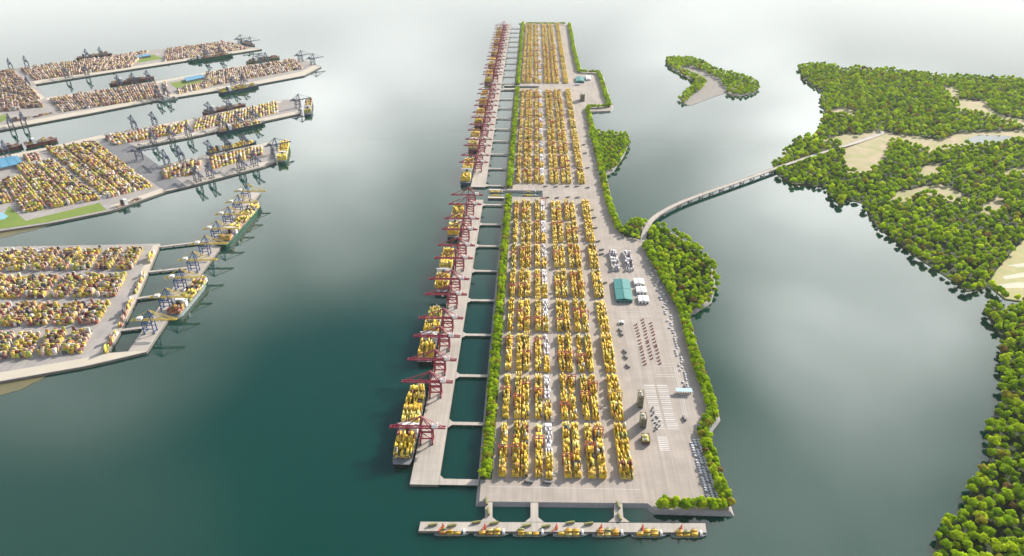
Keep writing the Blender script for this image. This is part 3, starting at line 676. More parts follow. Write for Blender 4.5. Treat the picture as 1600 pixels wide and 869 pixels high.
# ------------------------------------------------------------------ quay cranes
def sts(leg, boom, house='white', th=2.0):
    """ship-to-shore gantry crane: +X points to the water, rails along Y"""
    out = []
    for sx in (12, -12):
        for sy in (9, -9):
            m = MB(); m.beam((sx, sy, 1.4), (sx, sy * .95, 34), th, leg); m.box(sx - 1.3, sx + 1.3, sy - 3, sy + 3, 0, 1.5, 'dark')
            out.append(('leg', m.mesh('crane leg')))
    m = MB()
    for sx in (12, -12):
        m.beam((sx, -8.9, 4), (sx, 8.9, 4), th * .85, leg); m.beam((sx, -8.6, 33), (sx, 8.6, 33), th, leg)
    for sy in (9, -9):
        m.beam((-11.2, sy, 15), (11.2, sy, 15), th * .9, leg); m.beam((-11.2, sy * .96, 32), (11.2, sy * .96, 32), th, leg)
        m.beam((-11, sy, 16), (11, sy, 31), th * .6, leg)
    out.append(('portal_frame', m.mesh('portal frame')))
    m = MB()
    for sy in (3.2, -3.2): m.beam((-39, sy, 37), (73, sy, 37), th * .85, boom, th)
    for x in range(-36, 74, 9): m.beam((x, -2.4, 37), (x, 2.4, 37), th * .5, boom)
    m.beam((70.5, -3.2, 37.2), (70.5, 3.2, 37.2), th * .8, boom)
    out.append(('boom', m.mesh('boom')))
    m = MB()
    for sy in (7.5, -7.5): m.beam((12, sy, 34.5), (9, sy * .2, 65), th * .85, leg); m.beam((-11, sy * .6, 34.5), (8.6, sy * .2, 64), th * .6, leg)
    m.beam((9, -2.5, 65), (9, 2.5, 65), th, leg)
    out.append(('apex_frame', m.mesh('apex frame')))
    for xe in (40, 69):
        m = MB()
        for sy in (2.4, -2.4): m.beam((9.3, sy * .6, 64.5), (xe, sy, 38.2), th * .38, boom)
        out.append(('forestay', m.mesh('forestay')))
    m = MB()
    for sy in (2.2, -2.2): m.beam((8.4, sy * .6, 64.5), (-34, sy, 38.2), th * .38, boom)
    out.append(('backstay', m.mesh('backstay')))
    m = MB(); m.box(-24, -12, -5.2, 5.2, 38.5, 45, house); m.box(-23, -20.5, -3, -.5, 45, 46.2, house); m.box(-17, -14, 1, 3.5, 45, 45.9, house)
    m2 = MB(); m2.box(-22, -19, -5.28, -5.2, 41, 42.8, 'glass'); m2.box(-17, -14, -5.28, -5.2, 41, 42.8, 'glass')
    out.append(('machinery_house', m.mesh('machinery house'), [('window', m2.mesh('window'))]))
    m = MB(); m.box(24, 28, -2.2, 2.2, 31.5, 34.8, house); m.beam((26, 0, 34.8), (26, 0, 36.6), 1.0, leg)
    out.append(('operator_cab', m.mesh('cab')))
    return out
STS_M = sts('maroon', 'maroon', 'white', 2.5); STS_B = sts('blue', 'craneyellow'); STS_S = sts('slate', 'slate', 'slate', 2.2)
crane_y = [669, 597.6, 563, 526.3, 497.6, 460.6, 436.4, 403.8, 383.8, 358.7, 341.8, 319.3, 304.6, 253.7, 242.7, 227.5, 217.7, 203.4, 194.7, 183.4, 175.5, 164.8, 157.7, 146.5, 140, 131.5,
           116.6, 112.5, 106.5, 101.5, 93, 88, 81.6, 75, 71, 67.5, 62.2, 58.6, 54.3, 50.5, 45.6, 42.4, 39]
words = ['nearest', 'second', 'third', 'fourth', 'fifth', 'sixth', 'seventh', 'eighth', 'ninth', 'tenth', 'eleventh', 'twelfth', 'thirteenth', 'fourteenth', 'fifteenth', 'sixteenth', 'seventeenth', 'eighteenth', 'nineteenth']
for i, y in enumerate(crane_y):
    u = UW(760, y, DZ + 37)[0]; X, Y = T(u, -201.5)
    sec, k = ('near', i) if i < 13 else (('middle', i - 13) if i < 25 else ('far', i - 25))
    nm = words[k] if i == 0 else words[k].replace('nearest', 'first')
    place(STS_M, 'quay_crane', 'maroon ship-to-shore crane with white machinery house, %s from the front of the %s quay section' % (nm, sec),
          'crane', (X, Y, DZ - .3), math.pi - TH, 'maroon quay cranes along the terminal berth')
# left port: foot position, heading of the boom
def head(p, q): return math.atan2(q[1] - p[1], q[0] - p[0])
sd = head(gp(229, 550), gp(309, 435))                       # strip direction
for k, (x, y) in enumerate([(236, 519), (262, 483), (284, 452), (304, 424), (322, 398), (340, 374), (358, 351), (373, 332), (386, 314)]):
    place(STS_B, 'quay_crane', 'blue quay crane with yellow boom on the detached berth, %s from its southern end' % ORD[k], 'crane', (*gp(x, y, DZ), DZ), sd - math.pi / 2, 'blue quay cranes on the detached berth')
nA = head(gp(0, 203.5), gp(400, 132.5))
lefts = [(18, 109, 1, 'north edge of the far pier, leftmost'), (43, 105, 1, 'north edge of the far pier, second from the left'), (45, 137, -1, 'corner where the first basin begins'), (105, 122, -1, 'south edge of the far pier, first'),
         (136, 117.5, -1, 'south edge of the far pier, second'), (138, 93.5, 1, 'north edge of the far pier beside its moored ship, first'), (160, 90.5, 1, 'north edge of the far pier beside its moored ship, second'),
         (322, 91, -1, 'south edge of the far pier behind the dark ship, first'), (345, 87.5, -1, 'south edge of the far pier behind the dark ship, second'), (376, 70, 2, 'outer tip of the far pier'), (391, 73.5, 2, 'outer tip of the far pier, beside the ship'),
         (188, 136.5, 1, 'north edge of the second pier beside the brown ship, first'), (211, 133, 1, 'north edge of the second pier beside the brown ship, second'), (234, 129, 1, 'north edge of the second pier beside the brown ship, third'),
         (18, 199, -1, 'south edge of the second pier, leftmost'), (38, 195.5, -1, 'south edge of the second pier, second from the left'), (247, 155, -1, 'south edge of the second pier above the grey barge, first'), (261, 152.5, -1, 'south edge of the second pier above the grey barge, second'),
         (365, 137, -1, 'south edge of the second pier behind the olive ship, first'), (380, 134, -1, 'south edge of the second pier behind the olive ship, second'), (408, 101, 1, 'north edge of the second pier beside the green ship, first'), (418, 99.5, 1, 'north edge of the second pier beside the green ship, second'),
         (470, 96, 2, 'outer tip of the second pier, first'), (489, 101, 2, 'outer tip of the second pier, second'), (12, 244, 1, 'north edge of the shore yard beside the red ship'),
         (211, 202.5, 1, 'north edge of the third pier, first'), (243, 197, 1, 'north edge of the third pier, second'), (330, 181, 1, 'north edge of the third pier beside the red ship, first'), (360, 174.5, 1, 'north edge of the third pier beside the red ship, second'),
         (240, 224, -1, 'south edge of the third pier, first'), (268, 218.5, -1, 'south edge of the third pier, second'), (295, 213, -1, 'south edge of the third pier, third'), (347, 201.5, -1, 'south edge of the third pier behind the navy ship, first'),
         (372, 196, -1, 'south edge of the third pier behind the navy ship, second'), (398, 190.5, -1, 'south edge of the third pier behind the navy ship, third'), (466, 168, 2, 'outer tip of the third pier'), (219, 249.5, 3, 'inner end of the southern basin'),
         (262, 259, 1, 'north edge of the fourth pier, first'), (285, 253, 1, 'north edge of the fourth pier, second'), (331, 243.5, 1, 'north edge of the fourth pier beside its ship, first'), (358, 237.5, 1, 'north edge of the fourth pier beside its ship, second'), (385, 232, 1, 'north edge of the fourth pier beside its ship, third'),
         (309, 283, -1, 'south edge of the fourth pier, first'), (329, 277.5, -1, 'south edge of the fourth pier, second'), (377, 265, -1, 'south edge of the fourth pier, third'), (398, 259, -1, 'south edge of the fourth pier, fourth'), (430, 240, 2, 'outer tip of the fourth pier')]
for x, y, d, wd in lefts:
    rz = {1: nA + math.pi / 2, -1: nA - math.pi / 2, 2: nA - .1, 3: nA - .35}[d]
    place(STS_S, 'quay_crane', 'slate blue crane, ' + wd, 'crane', (*gp(x, y, DZ), DZ), rz, 'slate blue quay cranes of the left-hand port')

# ------------------------------------------------------------------ yard gantries
def yard_crane(half, mname):
    out = []
    for sx in (-1, 1):
        for sy in (-1, 1):
            m = MB(); m.beam((sx * half, sy * 5, .9), (sx * half, sy * 4.2, 21), 1.0, mname); m.box(sx * half - .7, sx * half + .7, sy * 5 - 1.6, sy * 5 + 1.6, 0, 1.0, 'dark'); out.append(('leg', m.mesh('gantry leg')))
    m = MB()
    for sy in (-1, 1): m.beam((-half - 1.2, sy * 3.8, 21.6), (half + 1.2, sy * 3.8, 21.6), 1.5, mname)
    for sx in (-1, 1): m.beam((sx * half, -3.8, 21.6), (sx * half, 3.8, 21.6), 1.2, mname); m.beam((sx * half, -4.7, 3), (sx * half, 4.7, 3), .9, mname)
    out.append(('girder', m.mesh('gantry girder')))
    m = MB(); m.box(-2.0, 2.0, -2.6, 2.6, 22.4, 24.0, 'brownwall'); m.box(-1.2, 1.2, -1.2, 1.2, 18.6, 21.0, mname); out.append(('trolley', m.mesh('trolley')))
    return out
YC = yard_crane(9.2, 'red'); YC9 = yard_crane(15, 'craneyellow')
yr = random.Random(9)
fixed = {(0, 0): .42, (0, 1): .44, (0, 3): .60, (0, 5): .28, (0, 7): .50, (0, 8): .80, (1, 0): .55, (1, 1): .35, (1, 3): .52, (1, 2): .66, (1, 5): .20, (1, 6): .85, (1, 7): .45, (1, 8): .70}
for u, sec, k in rows:
    if sec == 'far' and k > 5: continue
    for c, w in enumerate(COLW):
        if c == 4 and yr.random() < .6: continue
        f = yr.uniform(.12, .9)
        if sec == 'near' and k < 2:
            if c == 9: f = .5 if k == 1 else None
            else: f = fixed.get((k, c))
            if f is None: continue
        elif c == 9 or yr.random() < .2: continue
        X, Y = T(u + (f - .5) * 148, w)
        place(YC9 if c == 9 else YC, 'yard_gantry', '%s yard gantry crane straddling the %s column, %s row, %s section' % ('yellow' if c == 9 else 'red', CNAME[c], 'front' if k == 0 else ORD[k], sec),
              'gantry crane', (X, Y, DZ), -TH, 'gantry cranes over the container stacks')

# ------------------------------------------------------------------ ships
def hull_mesh(Ls, B, D, mside, mdeck, name):
    """lofted hull, bow to +Y: cutaway stern, parallel body, flared raked bow"""
    st = [(-.5, .80, .62, 1.0, 3.0), (-.46, .95, .80, 1.0, 1.0), (-.40, 1, .96, 1, 0), (-.2, 1, 1, 1, 0), (.1, 1, 1, 1, 0), (.25, 1, .95, 1.0, 0), (.34, .96, .72, 1.05, 0), (.41, .80, .42, 1.12, 0), (.46, .54, .18, 1.2, 0), (.49, .24, .05, 1.26, 0), (.5, .06, .02, 1.28, 0)]
    bm = bmesh.new(); rings = []
    for t, wd, wk, zt, zk in st:
        y = t * Ls; hw = B / 2 * wd; hk = B / 2 * wk; zd = D * zt
        pts = [(-hk, y - (3 if t > .4 else 0), -3 + zk), (-hw * .97 if wk > .9 else -(hk + hw) / 2, y, D * .35), (-hw, y, zd), (hw, y, zd), (hw * .97 if wk > .9 else (hk + hw) / 2, y, D * .35), (hk, y - (3 if t > .4 else 0), -3 + zk)]
        rings.append([bm.verts.new(p) for p in pts])
    for a, b in zip(rings[:-1], rings[1:]):
        for i in range(5):
            f = bm.faces.new((a[i], a[i + 1], b[i + 1], b[i])); f.material_index = 1 if i == 2 else 0
    f = bm.faces.new(rings[0]); f = bm.faces.new(rings[-1][::-1])
    # bulwark round the bow
    bmesh.ops.recalc_face_normals(bm, faces=bm.faces)
    me = bpy.data.meshes.new(name); bm.to_mesh(me); bm.free(); me.materials.append(M[mside]); me.materials.append(M[mdeck]); return me
def ship_spec(Ls, B, D, hullm, hy=-.12, fun='dark'):
    out = [('hull', hull_mesh(Ls, B, D, hullm, 'deckgrey', 'hull'))]
    y0 = hy * Ls; hw = B / 2
    m = MB(); m.box(-hw * .92, hw * .92, y0 - 6, y0 + 6, D + .05, D + 17, 'white'); m.box(-hw * .6, hw * .6, y0 - 4.5, y0 + 5.5, D + 17.05, D + 20, 'white')
    m2 = MB(); m2.box(-hw * .55, hw * .55, y0 + 5.55, y0 + 5.7, D + 18, D + 19.4, 'glass'); m3 = MB(); m3.box(-hw - 2.0, hw + 2.0, y0 + 1, y0 + 4.4, D + 17.1, D + 18.6, 'white')
    out.append(('deckhouse', m.mesh('deckhouse'), [('bridge_window', m2.mesh('bridge window')), ('bridge_wing', m3.mesh('bridge wing'))]))
    m = MB(); m.hexa([(-4, y0 - 14, D), (4, y0 - 14, D), (4, y0 - 7, D), (-4, y0 - 7, D)], [(-3.2, y0 - 13.4, D + 21), (3.2, y0 - 13.4, D + 21), (3.2, y0 - 8, D + 21), (-3.2, y0 - 8, D + 21)], fun); out.append(('funnel', m.mesh('funnel')))
    m = MB(); m.beam((0, Ls * .46, D * 1.2), (0, Ls * .46, D * 1.2 + 9), .9, 'white'); m.beam((0, y0, D + 20), (0, y0, D + 27), .8, 'white'); out.append(('mast', m.mesh('mast')))
    m = MB()
    for b in range(int(Ls * .36 / 14)):
        y = y0 + 13.4 + b * 14; 
        if y < Ls * .37: m.box(-hw * .93, hw * .93, y - .5, y + .5, D, D + 5.5, 'deckgrey')
    for b in range(int(Ls * .3 / 14)):
        y = y0 - 20 - b * 14
        if y > -Ls * .44: m.box(-hw * .93, hw * .93, y - .5, y + .5, D, D + 5.5, 'deckgrey')
    out.append(('lashing_bridge', m.mesh('lashing bridge')))
    return out
def cargo(Ls, B, D, pal, rng, y0, y1, mean, name):
    nb = max(2, int((y1 - y0) / 14)); nx = max(3, int((B - 2) / 2.75)); hs = heights(nb, nx, rng, mean, .03, 8)
    for b in range(nb):
        yy = y0 + (b + .5) * 14
        if yy > Ls * .3:
            k = int(nx * (yy / Ls - .3) * 1.9)
            if k > 0: hs[b, :k] = 0; hs[b, nx - k:] = 0
    me, _ = stack_mesh(name, nb, nx, rng, pal, H0=hs, pitch=(14, 2.75), clump=.55); return me
def moored(loc, rz, Ls, B, D, hullm, pal, mean, label, clabel, group, spec=None, seed=0, hy=-.12, aft=True):
    rr = np.random.default_rng(seed + 100)
    spec = spec or ship_spec(Ls, B, D, hullm, hy)
    place(spec, 'container_ship', label, 'ship', (*loc, 0), rz, group)
    y0 = hy * Ls
    parts = [(y0 + 13.5, Ls * .42, 'ahead of bridge')] + ([(-Ls * .44, y0 - 20, 'aft of bridge')] if aft else [])
    for a, b, wd in parts:
        me = cargo(Ls, B, D, pal, rr, a, b, mean, 'ship cargo')
        cy = (a + b) / 2; add_stack(me, (loc[0] - math.sin(rz) * cy, loc[1] + math.cos(rz) * cy, D + .3), rz, clabel % wd, 'deck cargo of the moored ships')
BIG = ship_spec(248, 40, 11, 'hullblack'); BIGN = ship_spec(248, 40, 11, 'hullnavy')
ship_u = [996, 1327, 1647, 1980, 2432, 2793, 3118, 3443, 3886, 4225, 4560, 4890, 5215]
for i, u in enumerate(ship_u):
    X, Y = T(u + 124, WO - 23)
    sec, k = ('near', i) if i < 4 else (('middle', i - 4) if i < 8 else ('far', i - 8))
    moored((X, Y), -TH, 248, 40, 11, 'hullblack', YEL, 5.6, 'black-hulled container ship stacked with yellow boxes, %s berth from the front, %s quay section' % (ORD[k], sec),
           'yellow deck cargo %s, ship at the ' + '%s berth, %s section' % (ORD[k], sec), 'container ships at the main quay', spec=BIG if i not in (4, 8) else BIGN, seed=i)
# ships of the left-hand port, bow and stern given by waterline pixels
def left_ship(p, q, hullm, pal, mean, label, B=34, seed=0, hy=-.25, D=11, group='ships of the left-hand port'):
    a = gp(*p); b = gp(*q); d = math.dist(a, b); c = ((a[0] + b[0]) / 2, (a[1] + b[1]) / 2); rz = math.atan2(b[1] - a[1], b[0] - a[0]) - math.pi / 2
    moored(c, rz, d, B, D, hullm, pal, mean, label, 'deck cargo %s, ' + label, group, seed=seed + 40, hy=hy)
left_ship((271, 499), (322, 438), 'hullgrey', MIX, 4, 'pale-hulled ship at the southern end of the detached berth', 36, 1)
left_ship((347, 388), (406, 321), 'hullgreen', MIX, 4, 'green-hulled ship at the northern end of the detached berth', 40, 2, D=13)
left_ship((120, 94), (175, 86), 'hullblack', TAN, 3, 'dark ship north of the far pier', 34, 3)
left_ship((294, 97.5), (364, 87.5), 'hullgreen', TAN, 2, 'dark green ship south of the far pier', 36, 4, D=14)
left_ship((378, 68), (398, 74.5), 'hullnavy', TAN, 3, 'navy ship at the outer tip of the far pier', 34, 5)
left_ship((172, 134), (241, 122.5), 'hullred', TAN, 3, 'rust brown ship north of the second pier', 34, 6)
left_ship((386, 100), (437, 91), 'hullolive', TAN, 3, 'olive green ship north of the second pier', 34, 7)
left_ship((343, 148), (404, 135.5), 'hullnavy', MIX, 3, 'low dark ship south of the second pier', 36, 8, D=12)
left_ship((252, 159), (278, 154.5), 'hullgrey', GRY, 1.5, 'small grey barge-like ship south of the second pier', 20, 9, D=6)
left_ship((-6, 238), (36, 229.5), 'hullred', TAN, 3, 'red ship nearest the left border beside the shore yard', 32, 10)
left_ship((42, 230), (90, 219.5), 'hullred', TAN, 3, 'red and brown ship beside the shore yard', 32, 11)
left_ship((318, 179.5), (384, 165.5), 'hullred', TAN, 2, 'rust red ship north of the third pier', 34, 12)
left_ship((340, 210), (414, 193.5), 'hullnavy', MIX, 4, 'navy ship south of the third pier', 36, 13, D=12)
left_ship((481, 182), (484, 157), 'hullnavy', MIX, 5, 'end-on ship with tall orange cargo, third pier tip', 36, 14)
left_ship((324, 243), (401, 224.5), 'hullnavy', YEL, 4, 'dark ship with yellow cargo north of the fourth pier', 34, 15)
left_ship((441, 257), (447, 225), 'hullgreen', YEL, 5, 'end-on ship with tall yellow cargo, fourth pier tip', 38, 16, D=12)
left_ship((188, 325), (222, 312.5), 'hullred', TAN, 2, 'small brown ship below the shore yard', 18, 17, D=6)

# barges along the loading jetty and in the cross channels
def barge_spec(Ls, B):
    out = [('hull', hull_mesh(Ls, B, 4, 'bargehull', 'deckgrey', 'barge hull'))]
    m = MB(); m.box(-B * .36, B * .36, Ls * .30, Ls * .37, 4.05, 7.4, 'white'); m.box(-B * .3, B * .3, Ls * .31, Ls * .36, 7.45, 9.8, 'white')
    m2 = MB(); m2.box(-B * .28, B * .28, Ls * .36 + .05, Ls * .36 + .2, 8.2, 9.4, 'glass'); out.append(('wheelhouse', m.mesh('wheelhouse'), [('window', m2.mesh('window'))]))
    m = MB(); m.box(-B * .45, B * .45, -Ls * .42, -Ls * .40, 4.05, 5.6, 'deckgrey'); m.box(-B * .45, B * .45, Ls * .26, Ls * .275, 4.05, 5.6, 'deckgrey'); out.append(('hatch_coaming', m.mesh('coaming')))
    return out
BS = barge_spec(62, 12.5)
for k, (xa, xb, y) in enumerate([(681, 733, 833.2), (742, 795, 833.8), (803, 855, 834.3), (866, 917, 834.8), (928, 978, 835.2), (988, 1040, 835.7), (1050, 1102, 836.2)]):
    a = np.array(gp(xa, y)); b = np.array(gp(xb, y)); c = (a + b) / 2; rz = math.atan2(*(b - a)[::-1]) - math.pi / 2
    pos = ['leftmost', 'second', 'third', 'fourth', 'fifth', 'sixth', 'rightmost'][k]
    place(BS, 'barge', 'pale river barge with white wheelhouse at the front jetty, %s of seven' % pos, 'barge', (*c, -1.2), rz, 'river barges along the front jetty')
    r2 = random.Random(k + 5)
    for bay in range(3):
        for row in range(4):
            n = r2.choice([1, 1, 2, 2]) if not (bay == 1 and row == 3) else 1
            ly = -62 * .40 + 1.5 + (bay + .5) * 13.0; lx = (row - 1.5) * 2.7; kc = r2.choices(CKEY, CWT)[0]
            for t in range(n):
                if t < n - 1 and n == 3 and t == 0 and r2.random() < .3: pass
                X = c[0] - math.sin(rz) * ly + math.cos(rz) * lx; Y = c[1] + math.cos(rz) * ly + math.sin(rz) * lx
                o = link('shipping_container', CBOX[kc if t < n - 1 or r2.random() < .7 else r2.choices(CKEY, CWT)[0]], None, (X, Y, 2.9 + t * 2.62), rz)
                cn = [q for q in CKEY if CBOX[q] == o.data][0]
                tag(o, '%s container aboard the %s barge at the front jetty' % (cn, pos if pos in ('leftmost', 'rightmost') else pos + ' from left'), 'container', 'containers aboard the river barges')
for k, (xa, xb, y, wd) in enumerate([(765, 787, 301.2, 'left, against the far wall'), (817, 839, 301.0, 'right, against the far wall'), (766, 786, 306.8, 'left, against the near wall'), (818, 838, 306.4, 'right, against the near wall')]):
    a = np.array(gp(xa, y)); b = np.array(gp(xb, y)); c = (a + b) / 2; rz = math.atan2(*(b - a)[::-1]) - math.pi / 2
    place(BS, 'barge', 'small barge in the nearer cross channel, ' + wd, 'barge', (*c, -.8), rz, 'barges in the cross channel', (.7, .95, .7))
    me = stack_mesh('barge cargo', 3, 2, rng, YEL, 1, top=1)[0]; add_stack(me, (c[0] - math.sin(rz) * -5, c[1] + math.cos(rz) * -5, 2.1), rz, 'few yellow containers aboard the channel barge lying ' + wd, 'cargo of the channel barges')

# ------------------------------------------------------------------ container stacks: the 300 that show largest, the rest as one mass
def stack_size(r):
    me, loc, rz = r[:3]
    if me.name not in SZC:
        co = np.empty(len(me.vertices) * 3, np.float32); me.vertices.foreach_get('co', co); co = co.reshape(-1, 3); SZC[me.name] = np.ptp(co, axis=0)
    e = SZC[me.name]; d2 = loc[0] ** 2 + loc[1] ** 2 + CH ** 2; px = PXC + FPX * loc[0] / (loc[1] * cP + CH * sP)
    return (0 if px < -10 else 1) * (e[0] * e[1] * CH / math.sqrt(d2) + max(e[0], e[1]) * e[2] * .7) / d2
SZC = {}
STACKS.sort(key=stack_size, reverse=True)
VV = []; KK = []
for q, (me, loc, rz, label, group) in enumerate(STACKS):
    if q < 298: tag(link('container_stack', me, None, loc, rz), label, 'container stack', group)
    else:
        n = len(me.vertices); co = np.empty(n * 3, np.float32); me.vertices.foreach_get('co', co); co = co.reshape(-1, 3); c, sn = math.cos(rz), math.sin(rz)
        w = np.stack([co[:, 0] * c - co[:, 1] * sn + loc[0], co[:, 0] * sn + co[:, 1] * c + loc[1], co[:, 2] + loc[2]], 1)
        ix = np.empty(len(me.loops), np.int32); me.loops.foreach_get('vertex_index', ix); VV.append(w[ix].reshape(-1, 4, 3))
        k = np.empty(len(me.loops) * 4, np.float32); me.attributes['Col'].data.foreach_get('color', k); KK.append(k.reshape(-1, 4, 4)[:, 0, :3])
if VV:
    V = np.concatenate(VV); K = np.concatenate(KK); n = len(V)
    o = link('distant_container_stacks', raw_mesh('distant container stacks', V.reshape(-1, 3), np.arange(n * 4).reshape(-1, 4), K, 'container'))
    tag(o, 'closely packed yellow and tan container stacks in the far yard and on the far piers', 'container stacks', None, 'stuff')
print('stacks', len(STACKS))

# ------------------------------------------------------------------ jetty cranes, trucks
def jetty_crane():
    out = []
    m = MB(); m.box(-4.5, 4.5, -4, 4, 0, 2.2, 'dark'); m.box(-3.6, 3.6, -3.2, 3.2, 2.2, 4.2, 'orange'); out.append(('undercarriage', m.mesh('undercarriage')))
    m = MB(); m.box(-2.8, 2.8, -4.6, 2.4, 4.25, 8.5, 'orange'); m2 = MB(); m2.box(-1.2, 1.2, 2.45, 2.6, 6.2, 8, 'glass'); out.append(('cabin', m.mesh('cabin'), [('window', m2.mesh('window'))]))
    m = MB()
    for s in (-1, 1): m.beam((s * 1.6, 1.5, 8.5), (0, -1.5, 24), 1.1, 'orange'); m.beam((s * 2.2, -4, 8.5), (0, -1.6, 23.5), .9, 'orange')
    out.append(('mast', m.mesh('mast')))
    m = MB()
    for s in (-1, 1): m.beam((s * 1.5, 2.2, 9), (0, -20, 27), 1.0, 'orange')
    m = MB()
    for s in (-1, 1): m.beam((s * 1.7, 2.6, 8), (s * .4, 27, 20), 1.1, 'orange')
    m.beam((0, -1.5, 24), (0, 26, 20.2), .5, 'orange'); out.append(('jib', m.mesh('jib')))
    return out
JC = jetty_crane()
jr = [(692, 2.7), (757.5, 2.9), (869, 2.75), (939, 2.9), (1004, 3.0), (1064, 2.8)]
for k, (x, a) in enumerate(jr):
    place(JC, 'mobile_crane', 'orange-red mobile harbour crane on the front jetty, %s' % (['leftmost', 'second from the left', 'third from the left', 'third from the right', 'second from the right', 'rightmost'][k]), 'crane', (*gp(x, 825 + k * .35, DZ), DZ - .3), a, 'mobile cranes on the front jetty', (.62, .62, .5))
def truck(cabm, load):
    out = []
    m = MB(); m.box(-1.25, 1.25, -7, 6.6, .9, 1.35, cabm if not load else 'dark')
    out.append(('chassis', m.mesh('chassis')))
    m = MB(); m.hexa([(-1.25, 4.6, 1.36), (1.25, 4.6, 1.36), (1.25, 7.4, 1.0), (-1.25, 7.4, 1.0)], [(-1.2, 4.7, 3.6), (1.2, 4.7, 3.6), (1.2, 6.9, 3.4), (-1.2, 6.9, 3.4)], cabm)
    m2 = MB(); m2.quad([(-1.1, 7.34, 2.2), (1.1, 7.34, 2.2), (1.1, 7.08, 3.2), (-1.1, 7.08, 3.2)], 'glass'); out.append(('cab', m.mesh('cab'), [('windscreen', m2.mesh('windscreen'))]))
    if load: m = MB(); m.box(-1.22, 1.22, -7.2, 4.3, 1.4, 3.95, load); m.box(-1.26, 1.26, -7.2, -7.0, 1.4, 4.0, load); m.box(-1.26, 1.26, 4.1, 4.3, 1.4, 4.0, load); out.append(('container', m.mesh('container')))
    for s in (-1, 1):
        for y in (5.6, -4.6, -5.9):
            m = MB(); n = 10
            b = [(s * .95, y + .5 * math.cos(2 * math.pi * q / n), .5 + .5 * math.sin(2 * math.pi * q / n)) for q in range(n)]
            m.hexa(b, [(s * 1.27, p[1], p[2]) for p in b], 'dark'); out.append(('wheel', m.mesh('wheel')))
    return out
TRY = truck('truckyellow', 'truckyellow'); TRR = truck('truckred', None); TRD = truck('brownwall', 'deckgrey')
def van(body):
    body = body
    out = []; m = MB(); m.box(-1.3, 1.3, -3.4, 1.5, .55, 3.2, body); out.append(('body', m.mesh('van body')))
    m = MB(); m.hexa([(-1.2, 1.52, .5), (1.2, 1.52, .5), (1.2, 3.4, .5), (-1.2, 3.4, .5)], [(-1.15, 1.52, 2.5), (1.15, 1.52, 2.5), (1.15, 2.5, 2.4), (-1.15, 2.5, 2.4)], body)
    m2 = MB(); m2.quad([(-1.05, 3.12, 1.25), (1.05, 3.12, 1.25), (1.05, 2.62, 2.3), (-1.05, 2.62, 2.3)], 'glass'); out.append(('cab', m.mesh('van cab'), [('windscreen', m2.mesh('windscreen'))]))
    for s in (-1, 1):
        for y in (2.3, -2.2):
            m = MB(); b = [(s * .9, y + .5 * math.cos(.628 * q), .5 + .5 * math.sin(.628 * q)) for q in range(10)]; m.hexa(b, [(s * 1.28, p[1], p[2]) for p in b], 'dark'); out.append(('wheel', m.mesh('wheel')))
    return out
TRW = van('van')
for x, y, wd in [(676, 821, 'at the left end'), (706, 822, 'between first and second barge'), (744, 817, 'left of the first approach road'), (772, 818, 'right of the first approach road'), (823, 822, 'left of the middle approach road'), (853, 823, 'right of the middle approach road'), (891, 817.5, 'right of the third crane, rear edge'), (920, 819, 'left of the fourth crane, rear edge')]:
    place(TRY, 'container_truck', 'yellow-green container truck on the front jetty, ' + wd, 'truck', (*gp(x, y, DZ), DZ - .3), R(-78), 'trucks on the front jetty', (1.1, 1.15, 1.1))
for x, y, wd in [(760, 784, 'at the landward end of the left approach road'), (763, 800, 'halfway along the left approach road'), (966, 790, 'at the landward end of the right approach road'), (968, 808, 'at the jetty end of the right approach road')]:
    place(TRY, 'container_truck', 'container truck ' + wd, 'truck', (*gp(x, y, DZ), DZ - .3), R(10), 'trucks on the front jetty', (1.2, 1.2, 1.2))
for x, y, wd in [(826, 754, 'fourth'), (855, 755, 'fifth')]:
    place(TRD, 'container_truck', 'dark truck turning in front of the %s stack column' % wd, 'truck', (*gp(x, y, DZ), DZ), R(80), 'dark trucks in the yard', (1.2, 1.2, 1.2))
lane = [('left', [(993, 508, 526, 5), (998.5, 532, 542, 3), (1001.6, 545.5, 555, 3), (1005, 560, 570, 3)]), ('middle', [(1003.3, 500, 518, 5), (1008.5, 523, 533, 3), (1011.5, 536, 546, 3), (1015.4, 551, 561, 3)]), ('right', [(1016, 505.5, 524, 5), (1021.2, 530, 540, 3), (1024.6, 542.5, 552.5, 3), (1028, 559, 569, 3)])]
for ln, gs in lane:
    for gi, (x, y0, y1, n) in enumerate(gs):
        for q in range(n):
            t = q / (n - 1); g = gp(x + t * (y1 - y0) * .26, y0 + t * (y1 - y0), DZ)
            place(TRR, 'terminal_tractor', 'brick red terminal tractor parked in the %s lane, %s cluster from the back' % (ln, ORD[gi]), 'tractor', (*g, DZ), R(-62), 'brick red tractors on the yard', (1.1, .58, 1.1))
for x, y, wd in [(968.5, 517, 'first'), (970.5, 523, 'second'), (976, 550, 'third'), (977.5, 559, 'fourth'), (980.5, 573, 'fifth')]:
    place(TRD, 'container_truck', 'dark truck between the outer stacks and the red tractors, %s from the back' % wd, 'truck', (*gp(x, y, DZ), DZ), R(30), 'dark trucks in the yard', (1.2, 1, 1.2))
